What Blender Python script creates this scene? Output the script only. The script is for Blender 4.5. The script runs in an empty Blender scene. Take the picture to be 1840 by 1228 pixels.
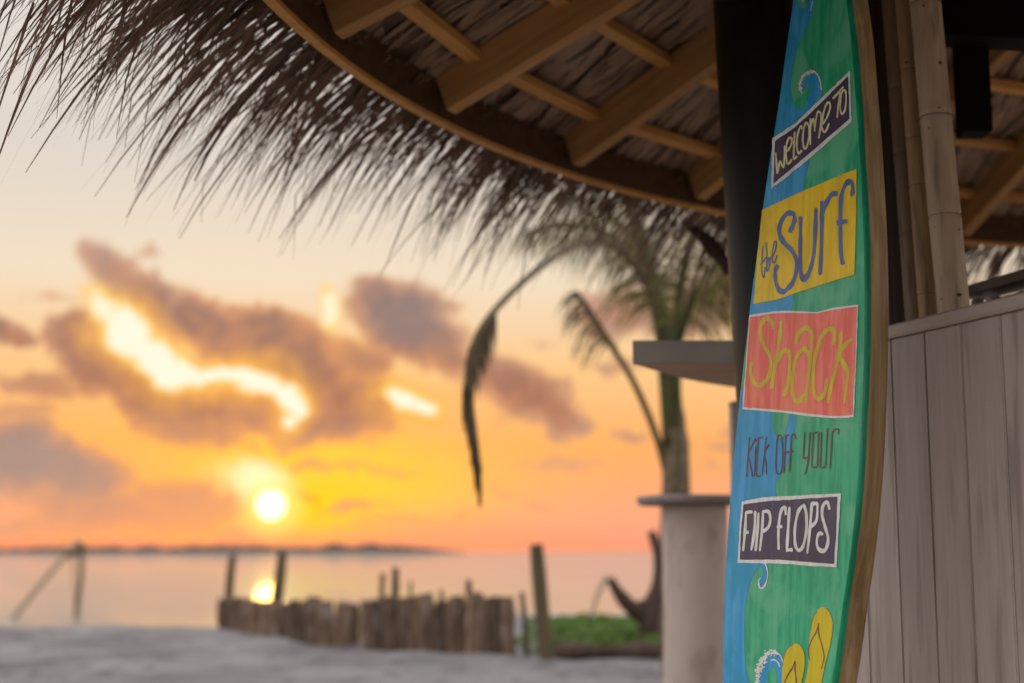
import bpy, bmesh, math, random
from math import sin, cos, tan, atan, atan2, asin, radians, degrees, pi, sqrt, exp
from mathutils import Vector, Matrix, noise as mnoise
from mathutils.geometry import tessellate_polygon
random.seed(7)
SC = bpy.context.scene
COL = SC.collection
R = random.uniform

# ------------------------------------------------------------------ camera
CAMZ = 0.9
KZ = 2555.0 / 1789.0
FR = 2572.0
F = 2555.0; PITCH = atan(378.0 / F)
CP, SP = cos(PITCH), sin(PITCH)
cam = bpy.data.cameras.new('camera'); camo = bpy.data.objects.new('camera', cam); COL.objects.link(camo)
camo.location = (0, 0, CAMZ); camo.rotation_euler = (pi / 2 + PITCH, 0, 0)
cam.sensor_width = 36; cam.lens = 36 * F / 1840; cam.clip_start = 0.05; cam.clip_end = 20000
cam.dof.use_dof = True; cam.dof.focus_distance = 2.90; cam.dof.aperture_fstop = 2.0
SC.camera = camo

def lin(c):
    o = []
    for v in c[:3]:
        v = v / 255.0
        o.append(v / 12.92 if v <= 0.04045 else ((v + 0.055) / 1.055) ** 2.4)
    return (o[0], o[1], o[2], 1.0)
def ray(x, y):
    r = x - 920.0; v = 614.0 - y
    return Vector((r, F * CP - v * SP, F * SP + v * CP))
def Q(x, y, Y):          # point seen at photo pixel x, y that stands Y metres ahead of the camera
    d = ray(x, y); return Vector((0, 0, CAMZ)) + d * (Y / d.y)
def P(x, y, Z): return Q(x, y, Z * KZ)
def PZ(x, y, z):
    d = ray(x, y); return Vector((0, 0, CAMZ)) + d * ((z - CAMZ) / d.z)
def azel(x, y):
    d = ray(x, y).normalized(); return degrees(atan2(d.x, d.y)), degrees(asin(d.z))

# ------------------------------------------------------------------ world
SUN_AZ, SUN_EL = azel(487, 908)
W = bpy.data.worlds.new('World'); SC.world = W; W.use_nodes = True
wt = W.node_tree; wt.nodes.clear()
def wn(t, **k):
    n = wt.nodes.new(t)
    for a, b in k.items(): setattr(n, a, b)
    return n
def setin(n, i, v):
    if hasattr(v, 'is_linked') or isinstance(v, bpy.types.NodeSocket): wt.links.new(v, n.inputs[i])
    else: n.inputs[i].default_value = v
def M(op, a, b=0.0, c=None, clamp=False):
    n = wn('ShaderNodeMath', operation=op, use_clamp=clamp)
    setin(n, 0, a); setin(n, 1, b)
    if c is not None: setin(n, 2, c)
    return n.outputs[0]
def MR(v, a, b, c=0.0, d=1.0, smooth=True):
    n = wn('ShaderNodeMapRange', interpolation_type='SMOOTHSTEP' if smooth else 'LINEAR')
    setin(n, 0, v); setin(n, 1, a); setin(n, 2, b); setin(n, 3, c); setin(n, 4, d)
    return n.outputs[0]
def MIX(f, a, b, mode='MIX'):
    n = wn('ShaderNodeMix', data_type='RGBA', blend_type=mode, clamp_factor=True)
    setin(n, 0, f); setin(n, 6, a); setin(n, 7, b)
    return n.outputs[2]
def RAMP(v, stops):
    n = wn('ShaderNodeValToRGB'); setin(n, 0, v)
    cr = n.color_ramp
    while len(cr.elements) < len(stops): cr.elements.new(0.5)
    for e, (p, c) in zip(cr.elements, stops): e.position = p; e.color = c if len(c) == 4 else (*c, 1)
    return n.outputs[0]
tc = wn('ShaderNodeTexCoord')
nrm = wn('ShaderNodeVectorMath', operation='NORMALIZE'); setin(nrm, 0, tc.outputs['Generated'])
sx = wn('ShaderNodeSeparateXYZ'); setin(sx, 0, nrm.outputs[0])
az = M('MULTIPLY', M('ARCTAN2', sx.outputs[0], sx.outputs[1]), 57.29578)
el0 = M('MULTIPLY', M('ARCSINE', sx.outputs[2]), 57.29578)
elp = M('ABSOLUTE', el0)
cx = wn('ShaderNodeCombineXYZ'); setin(cx, 0, az); setin(cx, 1, el0)
def NOISE(vec, scale, detail=3.0, rough=0.55, out='Fac'):
    n = wn('ShaderNodeTexNoise'); setin(n, 'Vector', vec); n.inputs['Scale'].default_value = scale
    n.inputs['Detail'].default_value = detail; n.inputs['Roughness'].default_value = rough
    return n.outputs[out]
wz = NOISE(cx.outputs[0], 0.36, 7.0, 0.66, 'Color')
ws = wn('ShaderNodeVectorMath', operation='SUBTRACT'); setin(ws, 0, wz); ws.inputs[1].default_value = (0.5, 0.5, 0.5)
wsc = wn('ShaderNodeVectorMath', operation='MULTIPLY'); setin(wsc, 0, ws.outputs[0]); wsc.inputs[1].default_value = (3.6, 2.8, 0)
wp = wn('ShaderNodeVectorMath', operation='ADD'); setin(wp, 0, cx.outputs[0]); setin(wp, 1, wsc.outputs[0])
DEG = degrees(1 / F)
def blob(x, y, rx, ry, rot=0.0, soft=(0.25, 1.5), warped=True, amp=1.0):
    a, e = azel(x, y)
    m = wn('ShaderNodeMapping', vector_type='TEXTURE')
    setin(m, 0, wp.outputs[0] if warped else cx.outputs[0])
    m.inputs['Location'].default_value = (a, e, 0); m.inputs['Rotation'].default_value = (0, 0, radians(-rot))
    m.inputs['Scale'].default_value = (rx * DEG, ry * DEG, 1)
    l = wn('ShaderNodeVectorMath', operation='LENGTH'); setin(l, 0, m.outputs[0])
    return MR(l.outputs['Value'], soft[0], soft[1], amp, 0.0)
def union(lst):
    acc = lst[0]
    for b in lst[1:]: acc = M('MAXIMUM', acc, b)
    return acc
SKYGREY = [  # x, y, rx, ry, rot, strength
    (205, 485, 55, 34, 35, .62), (275, 530, 70, 36, 28, .9), (360, 565, 85, 42, 15, 1), (450, 605, 100, 48, 15, 1),
    (540, 660, 95, 62, 25, 1), (620, 725, 85, 60, 20, 1), (590, 765, 95, 34, 0, .95), (475, 585, 60, 26, 5, 1),
    (715, 545, 85, 44, 5, 1), (745, 595, 85, 42, 10, 1), (650, 640, 60, 34, 20, .7), (800, 630, 70, 30, 15, .8),
    (125, 600, 34, 34, 0, 1), (165, 655, 62, 42, 35, 1), (250, 705, 85, 38, 25, 1), (350, 735, 95, 38, 12, .9),
    (440, 735, 80, 32, -5, .8), (350, 775, 70, 26, 10, .7), (10, 605, 55, 18, 8, .9), (105, 700, 40, 22, 20, .5),
    (30, 830, 100, 55, 8, 1), (125, 855, 90, 48, 10, 1), (190, 915, 150, 34, 4, .75), (330, 905, 150, 40, 0, .62), (640, 905, 90, 9, 2, .35), (780, 930, 140, 10, 0, .3), (1010, 840, 90, 14, 4, .3), (60, 700, 60, 24, 10, .6), (30, 745, 90, 16, 5, .35), (700, 850, 70, 8, 3, .25), (80, 950, 200, 16, 0, .4),
    (930, 700, 95, 44, 18, .95), (1000, 745, 52, 30, 30, .9), (880, 655, 70, 24, 10, .7),
    (1120, 560, 90, 42, 5, .6), (1250, 545, 75, 52, 0, .5), (1140, 776, 44, 10, 2, .6), (900, 884, 34, 7, 3, .35),
    (95, 535, 50, 10, 3, .22), (262, 452, 24, 10, 0, .3), (900, 935, 120, 12, 0, .2), (545, 885, 34, 8, 25, .0)]
mask = union([blob(x, y, a * 1.1, b * 1.15, r, amp=s) for x, y, a, b, r, s in SKYGREY if s > 0])
# clouds of the same kind round the rest of the horizon
dist = wn('ShaderNodeVectorMath', operation='DISTANCE'); setin(dist, 0, cx.outputs[0])
dist.inputs[1].default_value = (SUN_AZ, SUN_EL, 0)
dsun = dist.outputs['Value']
gen = wn('ShaderNodeVectorMath', operation='MULTIPLY'); setin(gen, 0, nrm.outputs[0]); gen.inputs[1].default_value = (1, 1, 3.2)
gcl = MR(NOISE(gen.outputs[0], 3.1, 5.0, 0.55), 0.47, 0.66, 0, .85)
gcl = M('MULTIPLY', gcl, MR(dsun, 24, 40))
gcl = M('MULTIPLY', gcl, MR(elp, 45, 20))
mask = M('MAXIMUM', mask, gcl)
fine = NOISE(cx.outputs[0], 0.78, 5.0, 0.6)
mask = M('ADD', mask, M('MULTIPLY', M('SUBTRACT', fine, 0.5), M('MULTIPLY', mask, 1.5)), clamp=True)

wst = wn('ShaderNodeVectorMath', operation='MULTIPLY'); setin(wst, 0, wp.outputs[0]); wst.inputs[1].default_value = (.16, .75, 0)
wisp = MR(NOISE(wst.outputs[0], 1.0, 5.0, .6), .50, .72)
wisp = M('MULTIPLY', M('MULTIPLY', wisp, .55), M('MULTIPLY', MR(elp, 12, 6.5), MR(elp, .2, 1.2)))
mask = M('MAXIMUM', mask, wisp)
base = RAMP(M('DIVIDE', elp, 90.0), [
    (0.0, lin((236, 158, 138))), (0.016, lin((248, 165, 130))), (0.046, lin((252, 174, 100))), (0.082, lin((250, 200, 138))),
    (0.12, lin((240, 221, 194))), (0.175, lin((223, 213, 203))), (0.26, lin((228, 222, 216))), (0.45, (1.5, 1.47, 1.44, 1)), (1.0, (1.6, 1.6, 1.66, 1))])
back = RAMP(M('DIVIDE', elp, 90.0), [
    (0.0, (1.4, 1.24, 1.14, 1)), (0.1, (1.55, 1.45, 1.38, 1)), (0.25, (1.6, 1.55, 1.5, 1)), (0.45, (1.6, 1.58, 1.56, 1)), (1.0, (1.6, 1.6, 1.66, 1))])
col = MIX(MR(dsun, 24, 80), base, back)
def glow(x, y, rx, ry, rot, soft=(0.0, 1.6), amp=1.0, warped=False): return blob(x, y, rx, ry, rot, soft, warped, amp)
col = MIX(glow(540, 835, 480, 120, 3, (0, 1.5), .85), col, lin((255, 186, 84)))
col = MIX(glow(600, 850, 260, 80, 5, (0, 1.5), 1.0), col, lin((255, 206, 58)))
col = MIX(glow(450, 990, 800, 48, 0, (0.2, 1.5), .9), col, lin((252, 152, 104)))
col = MIX(glow(560, 915, 120, 50, 0, (0, 1.5), 1.0), col, lin((255, 206, 20)))
# lit rims, then the cloud bodies
near = MR(dsun, 10.5, 3.5)
rim = M('MULTIPLY', MR(mask, 0.03, 0.35), M('ADD', M('MULTIPLY', near, 0.75), 0.2))
rim = M('MULTIPLY', rim, MR(dsun, 30, 15))
col = MIX(rim, col, lin((255, 180, 78)))
ccol = RAMP(M('DIVIDE', elp, 14.0), [(0.0, lin((222, 150, 122))), (0.25, lin((164, 130, 122))), (0.42, lin((156, 104, 90))), (0.65, lin((144, 110, 102))), (0.8, lin((134, 116, 117))), (1.0, lin((165, 155, 155)))])
ccol = MIX(M('MULTIPLY', MR(fine, .42, .64), .42), ccol, lin((222, 150, 104)))
ccol = MIX(blob(740, 560, 130, 75, 8, (0.2, 1.3), True, .8), ccol, lin((132, 118, 120)))
ccol = MIX(blob(50, 840, 190, 75, 8, (0.2, 1.3), True, .8), ccol, lin((152, 136, 134)))
ccol = MIX(MR(dsun, 25, 60), ccol, (.9, .85, .88, 1))
cedge = MIX(MR(dsun, 4, 13), lin((250, 164, 88)), lin((222, 168, 140)))
cedge = MIX(MR(dsun, 25, 60), cedge, (1.1, 1.0, .98, 1))
cmid = MIX(.55, cedge, ccol)
col = MIX(M('MULTIPLY', MR(mask, 0.10, 0.42), 0.9), col, cmid)
col = MIX(M('MULTIPLY', MR(mask, 0.34, 0.95), 0.97), col, ccol)
# burning gaps
gap = [(180, 545, 36, 30, 50, .8), (222, 592, 56, 38, 45, 1), (278, 640, 62, 34, 38, 1), (325, 668, 46, 18, 15, 1), (395, 672, 44, 14, -8, 1), (455, 682, 56, 20, 8, 1),
       (515, 704, 38, 22, 30, 1), (540, 724, 18, 24, 0, 1), (522, 752, 14, 14, 0, .85), (715, 712, 38, 16, 4, .95), (762, 722, 34, 16, 4, .95),
       (590, 556, 18, 34, -10, .8), (205, 560, 30, 20, 40, .6)]
gm = union([blob(x, y, a, b, r, (0.5, 1.5), True, s) for x, y, a, b, r, s in gap])
go = union([blob(x, y, a * 1.3 + 22, b * 1.4 + 24, r, (0.15, 1.35), True, s) for x, y, a, b, r, s in gap[1:11]])
col = MIX(M('MULTIPLY', go, .8), col, lin((255, 182, 74)))
col = MIX(MR(gm, .0, .6), col, lin((255, 208, 104)))
col = MIX(MR(gm, .35, .95), col, (1.05, .93, .74, 1))
col = MIX(blob(455, 850, 62, 26, 8, (0.2, 1.6), True, .95), col, (1.05, .80, .34, 1))
col = MIX(glow(470, 870, 48, 40, 20, (0.1, 1.4), .95), col, (1.1, .98, .66, 1))
col = MIX(blob(548, 893, 34, 9, 24, (0.4, 1.3), False, .75), col, lin((244, 152, 50)))
col = MIX(glow(487, 908, 60, 56, 0, (0.3, 1.3), .9), col, (1.15, .86, .22, 1))
disc = glow(487, 908, 25, 25, 0, (0.92, 1.12), 1.0)
col = MIX(disc, col, (3.0, 2.1, 1.15, 1))
bg1 = wn('ShaderNodeBackground'); setin(bg1, 0, col); bg1.inputs[1].default_value = 1.0
skyn = wn('ShaderNodeTexSky'); skyn.sky_type = 'NISHITA'; skyn.sun_disc = False
skyn.sun_elevation = radians(SUN_EL); skyn.sun_rotation = radians(SUN_AZ)
bg2 = wn('ShaderNodeBackground'); setin(bg2, 0, skyn.outputs[0]); bg2.inputs[1].default_value = 0.006
adds = wn('ShaderNodeAddShader'); wt.links.new(bg1.outputs[0], adds.inputs[0]); wt.links.new(bg2.outputs[0], adds.inputs[1])
wo = wn('ShaderNodeOutputWorld'); wt.links.new(adds.outputs[0], wo.inputs[0])
W.cycles.sampling_method = 'MANUAL'; W.cycles.sample_map_resolution = 1024

# ------------------------------------------------------------------ sun
sl = bpy.data.lights.new('sun', 'SUN'); sl.energy = 0.006; sl.angle = radians(1.1); sl.color = (1.0, 0.42, 0.06)
so = bpy.data.objects.new('sun', sl); COL.objects.link(so)
sd = Vector((sin(radians(SUN_AZ)) * cos(radians(SUN_EL)), cos(radians(SUN_AZ)) * cos(radians(SUN_EL)), sin(radians(SUN_EL))))
so.rotation_euler = sd.to_track_quat('Z', 'Y').to_euler()
SC.view_settings.view_transform = 'Standard'; SC.view_settings.look = 'None'
SC.view_settings.exposure = 0.0; SC.view_settings.gamma = 1.0; SC.view_settings.use_curve_mapping = False
SC.cycles.use_denoising = True
SC.cycles.max_bounces = 8; SC.cycles.diffuse_bounces = 4; SC.cycles.glossy_bounces = 3
SC.cycles.sample_clamp_indirect = 6.0

# ------------------------------------------------------------------ materials
def newmat(name):
    m = bpy.data.materials.new(name); m.use_nodes = True
    return m, m.node_tree, m.node_tree.nodes['Principled BSDF']
def mat(name, c1, c2=None, rough=0.7, scale=(6, 6, 6), nscale=1.0, detail=4, bump=0.0, bdist=0.01, var=0.0, spec=0.3, c3=None,
        coord='Object', lo=0.3, hi=0.7, spots=None):
    """two-tone noise material; scale stretches the noise (small number = long streaks along that axis)"""
    m, nt, b = newmat(name)
    def n(t, **k):
        q = nt.nodes.new(t)
        for a, v in k.items(): setattr(q, a, v)
        return q
    t = n('ShaderNodeTexCoord'); mp = n('ShaderNodeMapping'); nt.links.new(t.outputs[coord], mp.inputs[0])
    mp.inputs['Scale'].default_value = scale
    oi = n('ShaderNodeObjectInfo')
    off = n('ShaderNodeVectorMath', operation='SCALE'); off.inputs[0].default_value = (17, 31, 23)
    nt.links.new(oi.outputs['Random'], off.inputs['Scale'])
    ad = n('ShaderNodeVectorMath', operation='ADD'); nt.links.new(mp.outputs[0], ad.inputs[0]); nt.links.new(off.outputs[0], ad.inputs[1])
    no = n('ShaderNodeTexNoise'); nt.links.new(ad.outputs[0], no.inputs['Vector'])
    no.inputs['Scale'].default_value = nscale; no.inputs['Detail'].default_value = detail; no.inputs['Roughness'].default_value = .6
    mr = n('ShaderNodeMapRange'); nt.links.new(no.outputs['Fac'], mr.inputs[0]); mr.inputs[1].default_value = lo; mr.inputs[2].default_value = hi
    mx = n('ShaderNodeMix', data_type='RGBA'); nt.links.new(mr.outputs[0], mx.inputs[0])
    c2 = c2 or c1
    mx.inputs[6].default_value = (*c1, 1); mx.inputs[7].default_value = (*c2, 1)
    out = mx.outputs[2]
    if spots:
        sc_, amt, colr, thr = spots
        n2 = n('ShaderNodeTexNoise'); nt.links.new(ad.outputs[0], n2.inputs['Vector']); n2.inputs['Scale'].default_value = nscale * sc_
        n2.inputs['Detail'].default_value = 3
        m2 = n('ShaderNodeMapRange'); nt.links.new(n2.outputs['Fac'], m2.inputs[0]); m2.inputs[1].default_value = thr; m2.inputs[2].default_value = thr + .1; m2.inputs[4].default_value = amt
        x2 = n('ShaderNodeMix', data_type='RGBA'); nt.links.new(m2.outputs[0], x2.inputs[0]); nt.links.new(out, x2.inputs[6]); x2.inputs[7].default_value = (*colr, 1)
        out = x2.outputs[2]
    if var:
        hs = n('ShaderNodeHueSaturation'); nt.links.new(out, hs.inputs['Color'])
        vr = n('ShaderNodeMapRange'); nt.links.new(oi.outputs['Random'], vr.inputs[0]); vr.inputs[3].default_value = 1 - var; vr.inputs[4].default_value = 1 + var
        nt.links.new(vr.outputs[0], hs.inputs['Value']); out = hs.outputs[0]
    nt.links.new(out, b.inputs['Base Color'])
    b.inputs['Roughness'].default_value = rough; b.inputs['Specular IOR Level'].default_value = spec
    if bump:
        bm = n('ShaderNodeBump'); bm.inputs['Strength'].default_value = bump; bm.inputs['Distance'].default_value = bdist
        nt.links.new(no.outputs['Fac'], bm.inputs['Height']); nt.links.new(bm.outputs[0], b.inputs['Normal'])
    return m

MAT = {}
MAT['sand'] = mat('sand', (.115, .107, .107), (.235, .222, .220), .95, (1, .55, 1), 1.3, 9, .9, .06, spec=.1, spots=(3.2, .6, (.068, .064, .065), .56))
MAT['rafter'] = mat('rafter_timber', (.32, .155, .048), (.50, .265, .095), .6, (1.2, 14, 14), 2.0, 4, .15, .004, var=.12)
MAT['batten'] = mat('batten_timber', (.50, .235, .06), (.66, .35, .115), .6, (1.5, 18, 18), 2.0, 4, .15, .004, var=.18)
MAT['fascia'] = mat('shade_dark_timber', (.060, .030, .013), (.105, .055, .024), .6, (1.2, 14, 14), 2.0, 4, .2, .004, var=.08)  # shade on the inner face of the fascia, put into the colour
MAT['lining'] = mat('thatch_backing', (.09, .058, .042), (.15, .10, .075), .95, (8, 8, 8), 2)
MAT['leaf'] = mat('dry_palm_leaf', (.19, .125, .092), (.40, .28, .21), .75, (3, 3, 3), 1.2, 4, spec=.2)
MAT['strand'] = mat('thatch_strand_leaf', (.070, .042, .030), (.21, .128, .088), .65, (4, 4, 4), 1.5, 3, var=.3, spec=.35)
MAT['blackpost'] = mat('black_paint', (.005, .0045, .005), (.009, .008, .008), .45, (3, 3, .4), 2, 4, .1, .002, spec=.28)
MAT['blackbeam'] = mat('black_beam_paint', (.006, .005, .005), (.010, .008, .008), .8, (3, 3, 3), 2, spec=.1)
MAT['bamboo_pale'] = mat('pale_dry_bamboo', (.35, .26, .175), (.56, .44, .32), .5, (9, 9, 1.1), 3.0, 6, .2, .003, spots=(1.6, .65, (.20, .14, .10), .56))
MAT['bamboo_mid'] = mat('tan_bamboo', (.25, .155, .075), (.38, .26, .14), .5, (9, 9, 1.1), 3.0, 6, .2, .003, spots=(1.6, .6, (.10, .07, .05), .56))
MAT['bamboo_brown'] = mat('brown_bamboo', (.10, .062, .036), (.20, .13, .078), .45, (9, 9, 1.0), 3.0, 6, .2, .003, spots=(1.6, .5, (.05, .035, .03), .58))
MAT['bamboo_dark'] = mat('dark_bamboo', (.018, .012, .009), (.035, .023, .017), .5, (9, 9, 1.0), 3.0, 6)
MAT['plank'] = mat('whitewashed_plank', (.39, .335, .33), (.55, .49, .48), .55, (14, 14, 1.1), 1.6, 6, .18, .003, var=.07, spots=(1.3, .5, (.22, .18, .165), .56))
MAT['cap'] = mat('whitewashed_rail', (.42, .37, .355), (.54, .48, .46), .5, (1.1, 14, 14), 1.6, 6, .15, .003)
MAT['grey'] = mat('weathered_grey_wood', (.32, .29, .28), (.42, .38, .37), .6, (8, 8, 2), 2, 5)
MAT['counter'] = mat('grey_counter', (.32, .295, .285), (.42, .39, .375), .6, (3, 3, 3), 2, 5, .1, .003)
MAT['counter_under'] = mat('brown_counter_underside', (.42, .28, .20), (.52, .36, .27), .7, (2, 9, 3), 2, 4)
MAT['concrete'] = mat('concrete', (.42, .34, .30), (.56, .46, .41), .8, (3, 3, 1.6), 1.3, 6, .4, .01, spots=(2, .4, (.22, .15, .12), .52))
MAT['tabletop'] = mat('table_stone', (.17, .14, .125), (.25, .21, .19), .6, (6, 6, 6), 1.5, 5)
MAT['stake'] = mat('driftwood', (.06, .034, .02), (.19, .125, .088), .85, (7, 7, 1.4), 2, 5, .5, .01, var=.45, spots=(1.2, .45, (.30, .26, .25), .58))
MAT['post'] = mat('dark_driftwood_post', (.06, .042, .022), (.125, .095, .05), .8, (9, 9, 1.5), 2, 5, .4, .008, var=.2)
MAT['stump'] = mat('dark_stump', (.035, .02, .015), (.085, .05, .04), .9, (5, 5, 3), 2, 5, .5, .02)
MAT['vine'] = mat('beach_vine_leaf', (.032, .07, .008), (.10, .165, .022), .6, (3, 3, 3), 1.0, 3, spec=.2)
MAT['vine_soil'] = mat('root_mat', (.05, .03, .022), (.09, .06, .04), .95, (5, 5, 5), 2)
MAT['palm_stem'] = mat('palm_stem', (.028, .032, .008), (.07, .072, .018), .7, (7, 7, 1), 2, 5, .3, .01)
MAT['palm_trunk'] = mat('palm_trunk', (.07, .052, .034), (.17, .128, .078), .85, (6, 6, 9), 1.5, 5, .6, .02)
MAT['palm_leaf'] = mat('palm_leaflet', (.09, .085, .022), (.20, .17, .05), .6, (3, 3, 3), 1.5, 3)
MAT['dead_leaf'] = mat('dead_palm_leaflet', (.06, .043, .024), (.12, .085, .045), .8, (3, 3, 3), 1.5, 3)
MAT['island'] = mat('far_trees', (.045, .03, .028), (.075, .05, .045), .9, (.02, .02, .02), 1)
MAT['pole'] = mat('pale_pole', (.28, .22, .15), (.36, .29, .2), .7, (5, 5, 1), 2)
MAT['blacksteel'] = mat('dark_shelf', (.03, .024, .026), (.05, .042, .044), .5, (3, 3, 3), 2)

def paint(name, c1, c2, streak=60, lo=.43, hi=.57, c3=None, rough=.33, coord='Object', amt3=.7, tile=None):
    """brushed household paint: vertical streaks and patches, local X = board width, Z = board length"""
    m, nt, b = newmat(name)
    def n(t, **k):
        q = nt.nodes.new(t)
        for a, v in k.items(): setattr(q, a, v)
        return q
    t = n('ShaderNodeTexCoord'); mp = n('ShaderNodeMapping'); nt.links.new(t.outputs[coord], mp.inputs[0]); mp.inputs['Scale'].default_value = (streak, streak, 5)
    no = n('ShaderNodeTexNoise'); nt.links.new(mp.outputs[0], no.inputs['Vector']); no.inputs['Scale'].default_value = 1.0; no.inputs['Detail'].default_value = 6; no.inputs['Roughness'].default_value = .65
    mr = n('ShaderNodeMapRange'); nt.links.new(no.outputs['Fac'], mr.inputs[0]); mr.inputs[1].default_value = lo; mr.inputs[2].default_value = hi
    mx = n('ShaderNodeMix', data_type='RGBA'); nt.links.new(mr.outputs[0], mx.inputs[0]); mx.inputs[6].default_value = (*c1, 1); mx.inputs[7].default_value = (*c2, 1)
    out = mx.outputs[2]
    if c3:
        mp2 = n('ShaderNodeMapping'); nt.links.new(t.outputs[coord], mp2.inputs[0]); mp2.inputs['Scale'].default_value = (9, 9, 6)
        n2 = n('ShaderNodeTexNoise'); nt.links.new(mp2.outputs[0], n2.inputs['Vector']); n2.inputs['Scale'].default_value = 1.2; n2.inputs['Detail'].default_value = 5; n2.inputs['Distortion'].default_value = .8
        m2 = n('ShaderNodeMapRange', interpolation_type='SMOOTHSTEP'); nt.links.new(n2.outputs['Fac'], m2.inputs[0]); m2.inputs[1].default_value = .44; m2.inputs[2].default_value = .62; m2.inputs[4].default_value = amt3
        x2 = n('ShaderNodeMix', data_type='RGBA'); nt.links.new(m2.outputs[0], x2.inputs[0]); nt.links.new(out, x2.inputs[6]); x2.inputs[7].default_value = (*c3, 1)
        out = x2.outputs[2]
    # thin cracks and scratches along the wood grain
    mp3 = n('ShaderNodeMapping'); nt.links.new(t.outputs[coord], mp3.inputs[0]); mp3.inputs['Scale'].default_value = (260, 260, 2.2)
    n3 = n('ShaderNodeTexNoise'); nt.links.new(mp3.outputs[0], n3.inputs['Vector']); n3.inputs['Scale'].default_value = 1; n3.inputs['Detail'].default_value = 2
    m3 = n('ShaderNodeMapRange'); nt.links.new(n3.outputs['Fac'], m3.inputs[0]); m3.inputs[1].default_value = .66; m3.inputs[2].default_value = .74; m3.inputs[4].default_value = .5
    x3 = n('ShaderNodeMix', data_type='RGBA', blend_type='MULTIPLY'); nt.links.new(m3.outputs[0], x3.inputs[0]); nt.links.new(out, x3.inputs[6]); x3.inputs[7].default_value = (.55, .55, .55, 1)
    nt.links.new(x3.outputs[2], b.inputs['Base Color'])
    bm = n('ShaderNodeBump'); bm.inputs['Strength'].default_value = .25; bm.inputs['Distance'].default_value = .002
    nt.links.new(no.outputs['Fac'], bm.inputs['Height']); nt.links.new(bm.outputs[0], b.inputs['Normal'])
    b.inputs['Roughness'].default_value = rough; b.inputs['Specular IOR Level'].default_value = .35
    return m
MAT['p_green'] = paint('green_paint', (.012, .34, .16), (.045, .46, .24), 50, c3=(.15, .52, .31), amt3=.6)
MAT['p_edge'] = paint('dark_green_edge_paint', (.002, .18, .09), (.005, .28, .14), 40)
MAT['p_blue'] = paint('blue_paint', (.02, .30, .62), (.06, .38, .72), 40, c3=(.015, .30, .50), amt3=.8)
MAT['p_yellow'] = paint('yellow_paint', (.86, .56, .004), (.92, .66, .012), 55, c3=(.66, .48, .004), amt3=.7)
MAT['p_coral'] = paint('coral_paint', (.82, .13, .09), (.92, .22, .16), 60, c3=(.95, .27, .17), amt3=.55)
MAT['p_purple'] = paint('dark_purple_paint', (.055, .038, .068), (.085, .06, .10), 40, c3=(.06, .045, .12), amt3=.6)
MAT['p_white'] = paint('white_paint', (.70, .70, .68), (.82, .82, .80), 60)
MAT['p_cream'] = paint('cream_paint', (.68, .64, .30), (.80, .78, .52), 60)
MAT['p_ink'] = paint('blue_letter_paint', (.075, .135, .33), (.11, .185, .42), 60)
MAT['p_gold'] = paint('gold_letter_paint', (.60, .42, .012), (.72, .56, .02), 60)
MAT['p_maroon'] = paint('maroon_letter_paint', (.115, .045, .055), (.18, .07, .075), 60)
MAT['p_lemon'] = paint('yellow_slipper_paint', (.58, .46, .004), (.66, .53, .008), 40)
MAT['p_rail'] = mat('bare_board_timber', (.20, .13, .06), (.42, .31, .17), .55, (26, 26, 1.3), 1.5, 5, .2, .003, lo=.35, hi=.65, spots=(2.4, .55, (.24, .145, .06), .53))

# thin leaves let light through
for k, f in (('palm_leaf', .45), ('dead_leaf', .25), ('vine', .35), ('strand', .25)):
    nt = MAT[k].node_tree; b = nt.nodes['Principled BSDF']; out = nt.nodes['Material Output']
    tr = nt.nodes.new('ShaderNodeBsdfTranslucent'); mx = nt.nodes.new('ShaderNodeMixShader'); mx.inputs[0].default_value = f
    nt.links.new(b.inputs['Base Color'].links[0].from_socket, tr.inputs['Color'])
    nt.links.new(b.outputs[0], mx.inputs[1]); nt.links.new(tr.outputs[0], mx.inputs[2]); nt.links.new(mx.outputs[0], out.inputs['Surface'])

# ------------------------------------------------------------------ helpers
def link(name, me, m, parent=None, kind=None, label=None):
    o = bpy.data.objects.new(name, me); COL.objects.link(o)
    if m is not None and not me.materials: me.materials.append(m)
    if parent is not None:
        o.parent = parent; o.matrix_parent_inverse = parent.matrix_basis.inverted()
    if kind: o['kind'] = kind
    if label: o['label'] = label
    return o
def tag(o, label, cat, group=None):
    o['label'] = label; o['category'] = cat
    if group: o['group'] = group
    return o
def thing(name, label, cat, loc, group=None, mtx=None):
    o = bpy.data.objects.new(name, None); COL.objects.link(o); o.empty_display_size = .1
    if mtx is not None: o.matrix_basis = mtx
    else: o.location = loc
    return tag(o, label, cat, group)
def mesh(name, vs, fs, smooth=False):
    me = bpy.data.meshes.new(name); me.from_pydata([tuple(v) for v in vs], [], fs); me.update()
    if smooth: me.polygons.foreach_set('use_smooth', [True] * len(me.polygons))
    return me
def boxmesh(lx, ly, lz, bev=0.0, seg=1):
    bm = bmesh.new(); bmesh.ops.create_cube(bm, size=1)
    for v in bm.verts: v.co = Vector((v.co.x * lx, v.co.y * ly, v.co.z * lz))
    if bev: bmesh.ops.bevel(bm, geom=bm.edges[:], offset=bev, segments=seg, affect='EDGES')
    me = bpy.data.meshes.new('box'); bm.to_mesh(me); bm.free(); return me
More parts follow.
